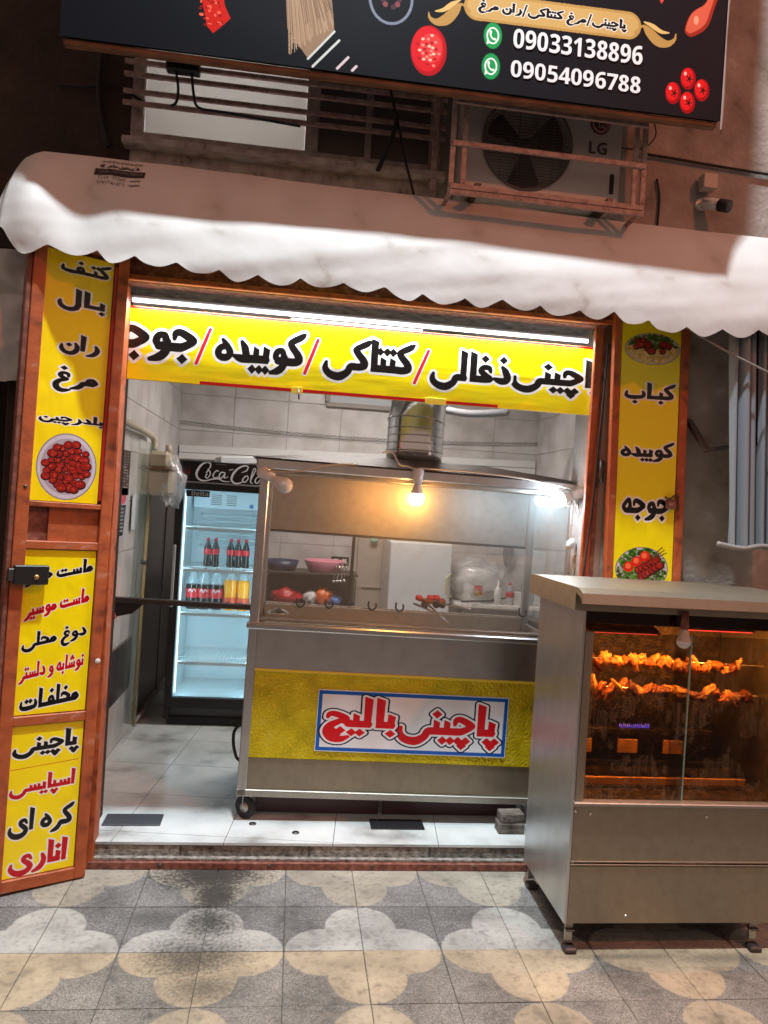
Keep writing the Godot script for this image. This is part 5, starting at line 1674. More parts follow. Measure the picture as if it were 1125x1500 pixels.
	var pts := PackedVector3Array([Vector3(0.62, 1.90, -0.63), Vector3(0.62, 1.98, -0.63), Vector3(0.62, 2.14, -0.63), Vector3(0.64, 2.28, -0.66), Vector3(0.69, 2.40, -0.72), Vector3(0.78, 2.56, -0.8), Vector3(0.86, 2.92, -0.84)])
	part(d, "pipe", tube(pts, 0.152, 32), m("galvanised"))
	for i in [1, 2, 3, 4]:
		var dir := (pts[i + 1] - pts[i - 1]).normalized()
		part(d, "seam", tube(PackedVector3Array([pts[i] - dir * 0.004, pts[i] + dir * 0.004]), 0.157, 32), m("galvanised"))
	for y in [2.02, 2.06, 2.10]:
		part(d, "seam", tube(PackedVector3Array([Vector3(0.62, y - .003, -0.63), Vector3(0.62, y + .003, -0.63)]), 0.1545, 32), m("galvanised"))
	# lamps of the cart
	bulb("light_bulb", "lit warm light bulb hanging from the middle of the cart canopy", at_z(612, 700, -0.205), Vector3(0.0, -1, 0), "bulb_warm", Color(1.0, .66, .30), 0.30)
	bulb("light_bulb", "lit cold white light bulb at the corner post of the cart", at_z(845, 724, -0.15), Vector3(-0.85, -0.30, 0.05), "bulb_cold", Color(.84, .92, 1.0), 0.18)
	bulb("light_bulb", "unlit white light bulb at the corner beside the cooler", at_z(392, 696, -0.205), Vector3(0.85, -0.45, 0.35), "white_plastic", Color.WHITE, 0.0)
	for e in [["white lamp cable sagging along the left half of the canopy", [[392, 690], [425, 691], [450, 688], [480, 681], [520, 680]]], ["white lamp cable looped over the hood to the middle bulb", [[560, 663], [575, 663], [585, 680], [600, 684], [612, 690]]], ["white lamp cable running from the middle bulb to the corner post", [[614, 686], [680, 690], [760, 700], [800, 708], [838, 716]]]]:
		var c := []
		for v in e[1]:
			c.append(at_z(v[0], v[1], -0.19))
		tag(part(self, "lamp_cable", tube(curve(c), 0.004), m("cream_plastic")), e[0], "cable", "lamp cables on the cart")
	var plug := thing("plug_cluster", "white plugs and tangled cord hanging on the cart corner post", "plug", at_z(840, 795, -0.17))
	var c := []
	for v in [[842, 722], [846, 745], [850, 770], [848, 800], [838, 820], [842, 835], [840, 858]]:
		c.append(at_z(v[0], v[1], -0.18))
	part(plug, "cord", tube(curve(c), 0.005), m("white_plastic"))
	c = []
	for v in [[832, 726], [838, 735], [834, 742], [828, 736], [834, 728], [846, 740], [851, 790], [836, 850]]:
		c.append(at_z(v[0], v[1], -0.172))
	part(plug, "cord", tube(curve(c), 0.004), m("cream_plastic"))
	part(plug, "plug_body", lump(Vector3(0.022, 0.03, 0.016), 0.2, 3, 8), m("white_plastic"), at_z(836, 797, -0.17), Basis(Vector3.BACK, -0.5))
	part(plug, "switch", lump(Vector3(0.014, 0.022, 0.012), 0.2, 4, 8), plain("switch_yellow", lin(.7, .45, .06), 0.4), at_z(850, 770, -0.17))
	# on the working tray
	var sk := thing("kebab_skewers", "bundle of tomato skewers lying across the cart tray", "skewers", Vector3(0.72, 1.03, -0.6))
	var h := at_z(640, 900, -0.52)
	for e in [[612, 872, 655, 912, -.62, -.42], [628, 880, 690, 893, -.6, -.52], [606, 884, 634, 896, -.6, -.5]]:
		part(sk, "rod", rod(at_z(e[0], e[1], e[4]), at_z(e[2], e[3], e[5]), 0.006), m("chrome"))
	for i in 9:
		part(sk, "tomato", lump(Vector3(0.02, 0.017, 0.018), 0.5, 20 + i % 3, 7), [m("red"), m("meat_brown"), plain("char", lin(.05, .02, .015), 0.5)][i % 3], at_z(614 + i * 4.2 + (i % 2) * 4, 876 + (i % 3) * 5, -0.6))
	var dome := at_z(407, 897, -0.55)
	tag(part(self, "metal_lid", lathe(PackedVector2Array([Vector2(0, .03), Vector2(.01, .028), Vector2(.012, .02), Vector2(.03, .016), Vector2(.055, .004), Vector2(.06, 0), Vector2(.058, -.006)]), 24), m("chrome"), dome), "shiny domed metal lid on the cart tray", "lid")
	var gr := thing("grip_hooks", "row of dark hooks along the grimy back ledge of the cart tray", "hooks", Vector3(0.6, 1.05, -0.9))
	for px in [440, 482, 545, 585, 765]:
		var v := at_z(px, 884 + (px - 440) * 0.045, -0.905)
		part(gr, "hook", tube(curve([v + Vector3(-.02, .03, 0), v + Vector3(-.022, 0, .01), v + Vector3(0, -.018, .012), v + Vector3(.022, 0, .01), v + Vector3(.02, .02, 0)], 4), 0.006, 6), m("black_matt"))

# glass with dried grease on it
func smear_pane() -> StandardMaterial3D:
	if mats.has("smear_pane"):
		return m("smear_pane")
	var size := 512
	var n := noise(0.012, 77, 5).get_seamless_image(size, size)
	n.convert(Image.FORMAT_L8)
	var src := n.get_data()
	var q := RandomNumberGenerator.new()
	q.seed = 9
	var out := PackedByteArray()
	out.resize(size * size * 4)
	for i in size * size:
		var v := src[i] / 255.0
		var a := 0.02 + 0.06 * v * v
		if q.randf() < 0.002:
			a = 0.4
		out[i * 4] = 215
		out[i * 4 + 1] = 205
		out[i * 4 + 2] = 195
		out[i * 4 + 3] = int(a * 255)
	var k := print_mat("smear_pane", Image.create_from_data(size, size, false, Image.FORMAT_RGBA8, out), 0.06)
	k.transparency = BaseMaterial3D.TRANSPARENCY_ALPHA
	k.uv1_triplanar = true
	k.uv1_world_triplanar = true
	k.uv1_scale = Vector3(1.1, 1.1, 1.1)
	return k

func rotisserie():
	var x0 := 1.13
	var x1 := 2.02
	var zf := 0.62
	var zb := 0.10
	var o := thing("rotisserie_grill", "stainless steel rotisserie grill with a smoked glass front on the pavement", "grill", Vector3(1.57, 0, 0.36))
	var s := m("steel_up")
	var cx := (x0 + x1) / 2
	var w := x1 - x0
	var cz := (zf + zb) / 2
	var d := zf - zb
	part(o, "side_panel", box(0.012, 1.22, d, 0.002), s, Vector3(x0 + 0.006, 0.71, cz))
	part(o, "side_panel", box(0.012, 1.22, d, 0.002), s, Vector3(x1 - 0.006, 0.71, cz))
	part(o, "back_panel", box(w - 0.026, 1.21, 0.012, 0.001), m("burnt"), Vector3(cx, 0.712, zb + 0.008))
	part(o, "front_panel", box(w - 0.026, 0.225, 0.012, 0.002), m("steel_brown"), Vector3(cx, 0.452, zf - 0.008))
	part(o, "front_panel", box(w - 0.026, 0.225, 0.012, 0.002), m("steel_brown"), Vector3(cx, 0.214, zf - 0.006))
	for y in [0.333, 0.345]:
		part(o, "seam_strip", box(w - 0.02, 0.006, 0.008, 0.001), m("steel_brown"), Vector3(cx, y, zf + 0.001))
	part(o, "shelf_lip", box(w - 0.01, 0.014, 0.05, 0.003), m("steel_rub"), Vector3(cx, 0.573, zf - 0.008))
	part(o, "corner_post", box(0.034, 0.66, 0.02, 0.002), m("steel_brown"), Vector3(x0 + 0.032, 0.91, zf - 0.014))
	part(o, "corner_post", box(0.034, 0.66, 0.02, 0.002), m("steel_brown"), Vector3(x1 - 0.032, 0.91, zf - 0.014))
	part(o, "header", box(w - 0.03, 0.05, 0.012, 0.002), plain("header_steel", lin(.12, .09, .08), 0.12, 1.0), Vector3(cx, 1.296, zf - 0.012))
	for e in [[0.08, 0.53], [0.56, 0.525], [0.86, 0.53], [0.02, 0.54], [0.02, 0.34], [0.25, 0.13]]:
		part(o, "screw", lathe(PackedVector2Array([Vector2(0, .003), Vector2(.005, .002), Vector2(.006, 0)]), 8), m("chrome"), Vector3(x0 + e[0], e[1], zf + 0.0), Basis(Vector3.RIGHT, PI / 2))
	# hood: a folded sheet that overhangs the front
	var prof := PackedVector2Array([Vector2(-0.02, 1.322), Vector2(-0.02, 1.40), Vector2(0.02, 1.412), Vector2(d + 0.04, 1.412), Vector2(d + 0.09, 1.396), Vector2(d + 0.10, 1.358), Vector2(d + 0.088, 1.355), Vector2(d + 0.07, 1.38), Vector2(d + 0.02, 1.392), Vector2(d + 0.02, 1.322)])
	part(o, "hood", prism(prof, w + 0.09), m("steel_brown"), Vector3(x0 - 0.045, 0, zb), Basis(Vector3.UP, -PI / 2))
	part(o, "ceiling_plate", box(w - 0.03, 0.006, d - 0.03, 0.001), m("steel_brown"), Vector3(cx, 1.318, cz))
	# inside: floor tray, baffles, burner, chains of grease
	part(o, "drip_tray", box(w - 0.03, 0.01, d - 0.04, 0.001), m("burnt"), Vector3(cx, 0.575, cz - 0.005))
	part(o, "tray_rail", box(w - 0.1, 0.03, 0.012, 0.002), m("glow_grease"), Vector3(cx - 0.03, 0.61, 0.47))
	part(o, "tray_rail", box(w - 0.1, 0.025, 0.012, 0.002), m("burnt"), Vector3(cx - 0.03, 0.645, 0.36))
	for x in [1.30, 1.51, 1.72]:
		part(o, "baffle", box(0.09, 0.06, 0.01, 0.002), m("glow_grease"), Vector3(x, 0.69, 0.27))
	part(o, "burner_bar", box(w - 0.2, 0.03, 0.05, 0.004), m("burnt"), Vector3(cx, 0.745, 0.22))
	var fl := smooth_tool()
	var q := RandomNumberGenerator.new()
	q.seed = 4
	for i in 16:
		var x := 1.485 + i * 0.009
		var h := q.randf_range(0.012, 0.022)
		add_tube(fl, PackedVector3Array([Vector3(x, 0.762, 0.235), Vector3(x, 0.762 + h * .6, 0.237), Vector3(x, 0.762 + h, 0.237)]), 0.004, 5, 0.0008)
	part(o, "flame", done(fl), m("blue_flame"))
	# radiant burners under the hood, behind the header, facing the spits
	for e in [[1.33, 1.243], [1.74, 1.268]]:
		var em := part(o, "radiant_burner", box(0.30, 0.012, 0.07, 0.002), m("burnt"), Vector3(e[0], e[1], 0.52), Basis(Vector3.RIGHT, 0.25))
		ppart(em, "ember_plate", box(0.28, 0.004, 0.06, 0.0), m("ember"), Vector3(0, -0.0085, 0))
		var al := AreaLight3D.new()
		al.area_size = Vector2(0.28, 0.05)
		lamp(em, al, em.global_transform * Vector3(0, -0.014, 0), Color(1.0, .60, .24), 0.75, 0.05)
		al.global_basis = em.global_basis * Basis(Vector3.RIGHT, -PI / 2)
	# two sliding panes of smoked glass
	var dirty := grill_pane()
	part(o, "glass_door", box(0.45, 0.655, 0.005, 0.0), dirty, Vector3(1.365, 0.908, zf - 0.026))
	part(o, "glass_door", box(0.47, 0.655, 0.005, 0.0), dirty, Vector3(1.765, 0.908, zf - 0.034))
	part(o, "glass_edge", box(0.006, 0.655, 0.006, 0.0), m("glass_edge"), Vector3(1.593, 0.908, zf - 0.026))
	# legs on small feet
	for e in [[x0 + 0.03, zf - 0.02], [x1 - 0.09, zf - 0.02], [x0 + 0.03, zb + 0.03], [x1 - 0.05, zb + 0.03]]:
		var gy: float = -SLOPE * e[1]
		var leg := part(o, "leg", box(0.03, 0.07, 0.012, 0.001), m("steel_rub"), Vector3(e[0], gy + 0.07, e[1] - 0.004))
		part(leg, "bracket", box(0.034, 0.006, 0.04, 0.001), m("dark_steel"), Vector3(e[0], gy + 0.082, e[1]))
		part(leg, "foot", box(0.05, 0.022, 0.05, 0.006), m("dark_steel"), Vector3(e[0], gy + 0.012, e[1] + 0.012))
	# unlit bulb in its holder at the hood
	var b := at_z(1003, 918, 0.66)
	var bl := thing("light_bulb", "dusty unlit light bulb hanging in front of the grill glass", "light bulb", b)
	part(bl, "socket", lathe(PackedVector2Array([Vector2(0, .06), Vector2(.012, .06), Vector2(.014, .02), Vector2(.017, -.008), Vector2(0, -.008)]), 14), m("oxide_old"), b)
	part(bl, "neck", lathe(PackedVector2Array([Vector2(.012, -.008), Vector2(.02, -.03), Vector2(.028, -.055)]), 16), plain("bulb_dirty", lin(.5, .42, .36), 0.5), b)
	part(bl, "globe", lathe(PackedVector2Array([Vector2(0, -.085), Vector2(.014, -.082), Vector2(.025, -.07), Vector2(.028, -.055)]), 16), m("white_plastic"), b)
	# two spits of chicken pieces
	var piece := [lump(Vector3(0.024, 0.027, 0.022), 1.0, 61, 9), lump(Vector3(0.016, 0.034, 0.02), 1.0, 62, 9), lump(Vector3(0.027, 0.02, 0.024), 0.9, 63, 9), lump(Vector3(0.014, 0.038, 0.018), 0.8, 64, 9), lump(Vector3(0.03, 0.015, 0.02), 0.9, 65, 9)]
	for e in [["upper spit of golden chicken pieces inside the grill", 1.125, 0.40, 870, 1085, 963, 975], ["lower spit of golden chicken pieces inside the grill", 1.02, 0.44, 862, 1095, 1004, 1020]]:
		var sp := thing("chicken_spit", e[0], "chicken", Vector3(1.57, e[1], e[2]), "chicken spits")
		var a := at_z(e[3], e[5], e[2])
		var c := at_z(e[4], e[6], e[2])
		part(sp, "rod", rod(Vector3(x0 + 0.015, a.y + .002, e[2]), Vector3(x1 - 0.015, c.y, e[2]), 0.005), m("chrome"))
		var n := 21
		for i in n:
			var f := (i + 0.5) / n
			var v := a.lerp(c, f) + Vector3(0, q.randf_range(-.014, .010) - (0.010 if e[1] > 1.1 else 0.0), q.randf_range(-.015, .022))
			part(sp, "chicken_piece", piece[q.randi() % 5], m(["meat", "meat", "meat_brown", "meat_brown", "meat_dark"][q.randi() % 5]), v, Basis(Vector3.BACK, q.randf_range(-.9, .9)) * Basis(Vector3.UP, q.randf() * TAU))

func grill_pane() -> StandardMaterial3D:
	var size := Vector2i(1024, 512)
	var out := PackedByteArray()
	out.resize(size.x * size.y * 4)
	var n := noise(0.012, 88, 5)
	var big := n.get_seamless_image(size.x, size.y)
	big.convert(Image.FORMAT_L8)
	var g := big.get_data()
	# thin runs of dried grease, each with its own length
	var q := RandomNumberGenerator.new()
	q.seed = 21
	var runs := PackedFloat32Array()
	for x in size.x:
		runs.append(q.randf())
	for y in size.y:
		for x in size.x:
			var i := y * size.x + x
			var v := g[i] / 255.0
			var a := 0.26 + 0.16 * v
			var red := 34
			var gr := 22
			var bl := 13
			var streak := runs[x] * 0.7 + runs[(x + (g[i] >> 5)) % size.x] * 0.3
			var band := sin(y * TAU / size.y * 2.0 + v * 4.0 + sin(x * TAU / size.x * 3.0) * 1.4)
			if streak > 0.55 and band > 0.35 and q.randf() < 0.6:
				a = 0.5
				red = 150
				gr = 132
				bl = 104
			elif q.randf() < 0.0025:
				a = 0.5
				red = 170
				gr = 140
				bl = 90
			out[i * 4] = red
			out[i * 4 + 1] = gr
			out[i * 4 + 2] = bl
			out[i * 4 + 3] = int(a * 255)
	var k := print_mat("grill_pane", Image.create_from_data(size.x, size.y, false, Image.FORMAT_RGBA8, out), 0.04)
	k.transparency = BaseMaterial3D.TRANSPARENCY_ALPHA
	k.uv1_triplanar = true
	k.uv1_world_triplanar = true
	k.uv1_scale = Vector3(1.0, 1.6, 1.0)
	return k

func bottle_mesh(h: float, r: float) -> ArrayMesh:
	return lathe(PackedVector2Array([Vector2(0, 0), Vector2(r * .8, 0), Vector2(r, h * .04), Vector2(r * .98, h * .2), Vector2(r * .86, h * .34), Vector2(r * .98, h * .45), Vector2(r, h * .62), Vector2(r * .8, h * .74), Vector2(r * .42, h * .86), Vector2(r * .36, h * .93), Vector2(0, h * .93)]), 18)

func fridge():
	var x0 := -0.80
	var x1 := -0.19
	var zf := -1.77
	var zb := -2.40
	var cx := (x0 + x1) / 2
	var w := x1 - x0
	var o := thing("drinks_fridge", "tall black glass door drinks fridge with a lit blue inside", "fridge", Vector3(cx, FLOOR, -2.08))
	var bk := m("black")
	var cz := (zf + zb) / 2
	var d := zf - zb
	part(o, "side_panel", box(0.035, 1.60, d, 0.003), bk, Vector3(x0 + 0.018, 0.95, cz - 0.01))
	part(o, "side_panel", box(0.035, 1.60, d, 0.003), bk, Vector3(x1 - 0.018, 0.95, cz - 0.01))
	part(o, "back_panel", box(w - 0.08, 1.46, 0.03, 0.003), m("fridge_white"), Vector3(cx, 1.0, zb + 0.03))
	part(o, "liner", box(0.008, 1.44, d - 0.10, 0.001), m("fridge_white"), Vector3(x0 + 0.041, 1.01, cz))
	part(o, "liner", box(0.008, 1.44, d - 0.10, 0.001), m("fridge_white"), Vector3(x1 - 0.041, 1.01, cz))
	part(o, "liner_floor", box(w - 0.09, 0.02, d - 0.10, 0.001), m("fridge_white"), Vector3(cx, 0.285, cz))
	part(o, "liner_top", box(w - 0.09, 0.02, d - 0.10, 0.001), m("fridge_white"), Vector3(cx, 1.725, cz))
	part(o, "plinth", box(w - 0.02, 0.11, d - 0.04, 0.004), plain("plinth", lin(.06, .06, .06), 0.4), Vector3(cx, FLOOR + 0.075, cz - 0.02))
	part(o, "plinth_grille", box(w - 0.04, 0.05, 0.01, 0.002), m("black_matt"), Vector3(cx, FLOOR + 0.03, zf - 0.02))
	var hd := part(o, "header", box(w, 0.145, d, 0.004), bk, Vector3(cx, 1.83, cz))
	# header print
	var r := Rect2(x0 + 0.005, 1.762, w - 0.01, 0.135)
	var size := Vector2i(1024, 230)
	var img := Image.create(size.x, size.y, false, Image.FORMAT_RGB8)
	img.fill(Color(.06, .06, .07))
	var t := Transform3D.IDENTITY
	var silver := Color(.93, .93, .95)
	for line in [
			[[400, 178, 5], [425, 150, 8], [425, 118, 9], [385, 108, 9], [335, 140, 14], [300, 205, 16], [315, 255, 13], [370, 276, 9], [440, 262, 9], [500, 258, 10], [545, 280, 8], [605, 284, 3]],
			[[395, 215, 8], [380, 240, 8], [400, 250, 7], [425, 215, 8], [415, 180, 7], [390, 200, 8]],
			[[500, 190, 7], [480, 185, 8], [450, 225, 9], [465, 250, 7], [500, 240, 4]],
			[[560, 205, 8], [525, 200, 8], [505, 240, 9], [525, 252, 7], [560, 215, 8], [552, 250, 7], [590, 240, 4]],
			[[600, 178, 6], [635, 172, 6]],
			[[715, 200, 5], [755, 185, 8], [772, 150, 9], [735, 140, 10], [680, 165, 13], [635, 215, 15], [620, 270, 13], [660, 302, 11], [715, 290, 6]],
			[[745, 235, 8], [720, 270, 9], [740, 290, 7], [770, 260, 8], [765, 232, 7], [745, 240, 8]],
			[[790, 285, 6], [810, 240, 8], [840, 180, 7], [825, 165, 6], [800, 240, 8], [795, 290, 8], [815, 300, 5]],
			[[890, 245, 8], [855, 245, 8], [835, 280, 9], [855, 300, 7], [890, 260, 8], [885, 296, 7], [925, 285, 4]]]:
		var pts := []
		for v in line:
			var p := on_print(t, r, zf + 0.002, size, 240 + v[0] / 6.25, 660 + v[1] / 6.25)
			pts.append(Vector3(p.x, p.y, v[2] * 0.85))
		brush(img, pts, silver)
	# two bottles printed at the left end
	for e in [[190, 240, .5], [232, 260, .75]]:
		var p := on_print(t, r, zf + 0.002, size, 240 + e[0] / 6.25, 660 + 190 / 6.25)
		brush(img, [Vector3(p.x + 10, p.y - 62, 6), Vector3(p.x + 8, p.y - 30, 8), Vector3(p.x, p.y, 17), Vector3(p.x - 3, p.y + 25, 15), Vector3(p.x - 4, p.y + 70, 16)], Color(.25, .05, .07))
		disc(img, p.x, p.y + 8, 15, 17, Color(.45, .06, .1))
	for i in 9:
		disc(img, 420 + i * 14, 14 + (i % 2) * 3, 4, 5, Color(.5, .5, .52))
	ppart(hd, "print", sheet(r.size.x, r.size.y), print_mat("header_print", img, 0.25), Vector3(r.get_center().x - cx, r.get_center().y - 1.83, d / 2 + 0.0015))
	part(o, "header_trim", box(w, 0.01, 0.012, 0.002), plain("trim_grey", lin(.3, .3, .31), 0.3, 0.8), Vector3(cx, 1.757, zf + 0.004))
	# door: black frame round a pane
	var door := part(o, "door", box(w, 0.045, 0.04, 0.003), bk, Vector3(cx, 1.73, zf - 0.02))
	part(door, "frame", box(w, 0.07, 0.04, 0.003), bk, Vector3(cx, 0.265, zf - 0.02))
	part(door, "frame", box(0.05, 1.41, 0.04, 0.003), bk, Vector3(x0 + 0.025, 1.004, zf - 0.02))
	part(door, "frame", box(0.05, 1.41, 0.04, 0.003), bk, Vector3(x1 - 0.025, 1.004, zf - 0.02))
	part(door, "pane", box(w - 0.1, 1.41, 0.005, 0.0), m("glass"), Vector3(cx, 1.004, zf - 0.02))
	part(door, "handle", box(0.02, 0.42, 0.02, 0.004), plain("handle_grey", lin(.5, .5, .5), 0.4, 0.5), Vector3(x0 + 0.012, 1.12, zf + 0.011))
	var badge := part(door, "badge", box(0.155, 0.042, 0.004, 0.002), bk, at_z(290, 723, zf + 0.003))
	fit_text(badge, "lettering", "Delta", plain("badge_grey", lin(.35, .36, .36), 0.4), at_z(293, 723, zf + 0.0055), 0.11, 0.03)
	# evaporator box with slots, cooling coil
	var ev := part(o, "evaporator_cover", box(w - 0.11, 0.13, 0.08, 0.006), m("fridge_white"), Vector3(cx, 1.645, zb + 0.12))
	for i in 6:
		for x in [-0.055, 0.055]:
			ppart(ev, "slot", box(0.075, 0.006, 0.003, 0.0), m("wire_grey"), Vector3(x - 0.03, 0.035 - i * 0.014, 0.0405))
	ppart(ev, "knob", lathe(PackedVector2Array([Vector2(0, .012), Vector2(.014, .01), Vector2(.016, 0)]), 14), m("blue_plastic"), Vector3(0.17, -0.035, 0.04), Basis(Vector3.RIGHT, PI / 2))
	var pts := []
	for i in 6:
		var y := 1.53 - i * 0.045
		pts.append_array([Vector3(cx - 0.2 if i % 2 == 0 else cx + 0.2, y, zb + 0.075), Vector3(cx, y - .002, zb + 0.075), Vector3(cx + 0.2 if i % 2 == 0 else cx - 0.2, y - 0.004, zb + 0.075)])
	part(o, "cooling_coil", tube(curve(pts, 4), 0.009, 6), m("fridge_white"))
	var zs := -2.02
	var shelf_y := [at_z(320, 772, zs).y, at_z(325, 831, zs).y, at_z(325, 893, zs).y, at_z(325, 962, zs).y]
	for y in shelf_y:
		var st := smooth_tool()
		for i in 22:
			var x := x0 + 0.05 + (w - 0.1) * (i + 0.5) / 22
			add_tube(st, PackedVector3Array([Vector3(x, y, zf - 0.07), Vector3(x, y, zb + 0.07)]), 0.0018, 4)
		for z in [zf - 0.065, -2.0, zb + 0.07]:
			add_tube(st, PackedVector3Array([Vector3(x0 + 0.045, y - 0.003, z), Vector3(x1 - 0.045, y - 0.003, z)]), 0.003, 5)
		var sh := part(o, "wire_shelf", done(st), m("white_plastic"))
		ppart(sh, "price_rail", box(w - 0.1, 0.022, 0.004, 0.001), m("fridge_white"), Vector3(cx, y - 0.012, zf - 0.058) - o.position)
		sh.get_child(0).global_position = Vector3(cx, y - 0.012, zf - 0.058)
	for e in [[x0 + 0.058, 1], [x1 - 0.058, -1]]:
		var led := part(o, "led_strip", box(0.008, 1.36, 0.012, 0.001), m("led_strip"), Vector3(e[0], 1.0, zf - 0.055))
		var al := AreaLight3D.new()
		al.area_size = Vector2(0.01, 1.34)
		lamp(led, al, Vector3(e[0] + 0.008 * e[1], 1.0, zf - 0.064), Color(.70, .92, 1.0), 0.27, 0.01)
		al.global_basis = Basis.looking_at(Vector3(e[1], 0, -0.9).normalized(), Vector3.UP)
	# bottles
	var cola := plain("cola", lin(.02, .008, .006), 0.08)
	var label := plain("cola_label", lin(.55, .015, .02), 0.35)
	var clear := pane("bottle_clear", Color(.8, .85, .87), 0.25, 0.05)
	var small := bottle_mesh(0.2, 0.027)
	var cap := lathe(PackedVector2Array([Vector2(0, .02), Vector2(.011, .02), Vector2(.012, .016), Vector2(.012, 0)]), 12)
	for px in [303, 314.5, 336.5, 347.5, 359]:
		var b := at_z(px, 829, zs)
		b.y = shelf_y[1] + 0.002
		var t2 := thing("cola_bottle", "small red-labelled cola bottle, one of the pair on the upper fridge shelf" if px < 320 else "small red-labelled cola bottle in the row of three on the upper fridge shelf", "bottle", b, "small cola bottles")
		part(t2, "body", small, cola, b)
		part(t2, "label", lathe(PackedVector2Array([Vector2(.0275, .088), Vector2(.0282, .09), Vector2(.0282, .124), Vector2(.0275, .126)]), 18), label, b)
		part(t2, "cap", cap, m("red_plastic"), b + Vector3(0, .184, 0))
	var big := bottle_mesh(0.29, 0.048)
	for e in [[281, "large partly filled cola bottle with a wide red label on the lower shelf", .62], [297.5, "large partly filled cola bottle with a wide red label on the lower shelf", .62], [315.5, "large partly filled cola bottle with a wide red label on the lower shelf", .62]]:
		var b := at_z(e[0], 890, zs)
		b.y = shelf_y[2] + 0.002
		var t2 := thing("cola_bottle", e[1], "bottle", b, "large cola bottles")
		part(t2, "body", big, clear, b)
		part(t2, "drink", lathe(PackedVector2Array([Vector2(0, .003), Vector2(.04, -.001), Vector2(.049, .012), Vector2(.048, .06), Vector2(.043, .1), Vector2(.048, .13), Vector2(.049, .172), Vector2(.0485, .174), Vector2(0, .175)]), 18), cola, b)
		part(t2, "label", lathe(PackedVector2Array([Vector2(.0475, .08), Vector2(.050, .084), Vector2(.0505, .14), Vector2(.049, .145)]), 20), label, b)
		part(t2, "script", tube(curve([b + Vector3(-.026, .12, .0445), b + Vector3(-.012, .14, .05), b + Vector3(0, .12, .0515), b + Vector3(.012, .14, .05), b + Vector3(.026, .125, .0445)], 4), 0.003, 5), m("white_plastic"))
		part(t2, "cap", cap, m("red_plastic"), b + Vector3(0, .268, 0))
	for px in [335.5, 354.5]:
		var b := at_z(px, 890, zs)
		b.y = shelf_y[2] + 0.002
		var t2 := thing("orange_soda_bottle", "large orange soda bottle with a red label in the fridge", "bottle", b, "orange soda bottles")
		part(t2, "body", big, clear, b)
		part(t2, "drink", lathe(PackedVector2Array([Vector2(0, .003), Vector2(.04, -.001), Vector2(.049, .012), Vector2(.048, .06), Vector2(.043, .1), Vector2(.048, .13), Vector2(.049, .18), Vector2(.0395, .213), Vector2(0, .216)]), 18), plain("orange_drink", lin(.85, .30, .01), 0.15), b)
		part(t2, "label", lathe(PackedVector2Array([Vector2(.049, .012), Vector2(.0507, .02), Vector2(.0497, .08), Vector2(.0465, .09)]), 20), plain("soda_label", lin(.62, .06, .015), 0.35), b)
		part(t2, "lettering", tube(curve([b + Vector3(-.018, .03, .0465), b + Vector3(-.016, .06, .0475), b + Vector3(-.004, .045, .0505), b + Vector3(.004, .06, .0505), b + Vector3(.012, .04, .0485), b + Vector3(.02, .055, .0465)], 4), 0.0035, 5), plain("label_navy", lin(.03, .03, .12), 0.4))
		part(t2, "cap", cap, m("red_plastic"), b + Vector3(0, .268, 0))

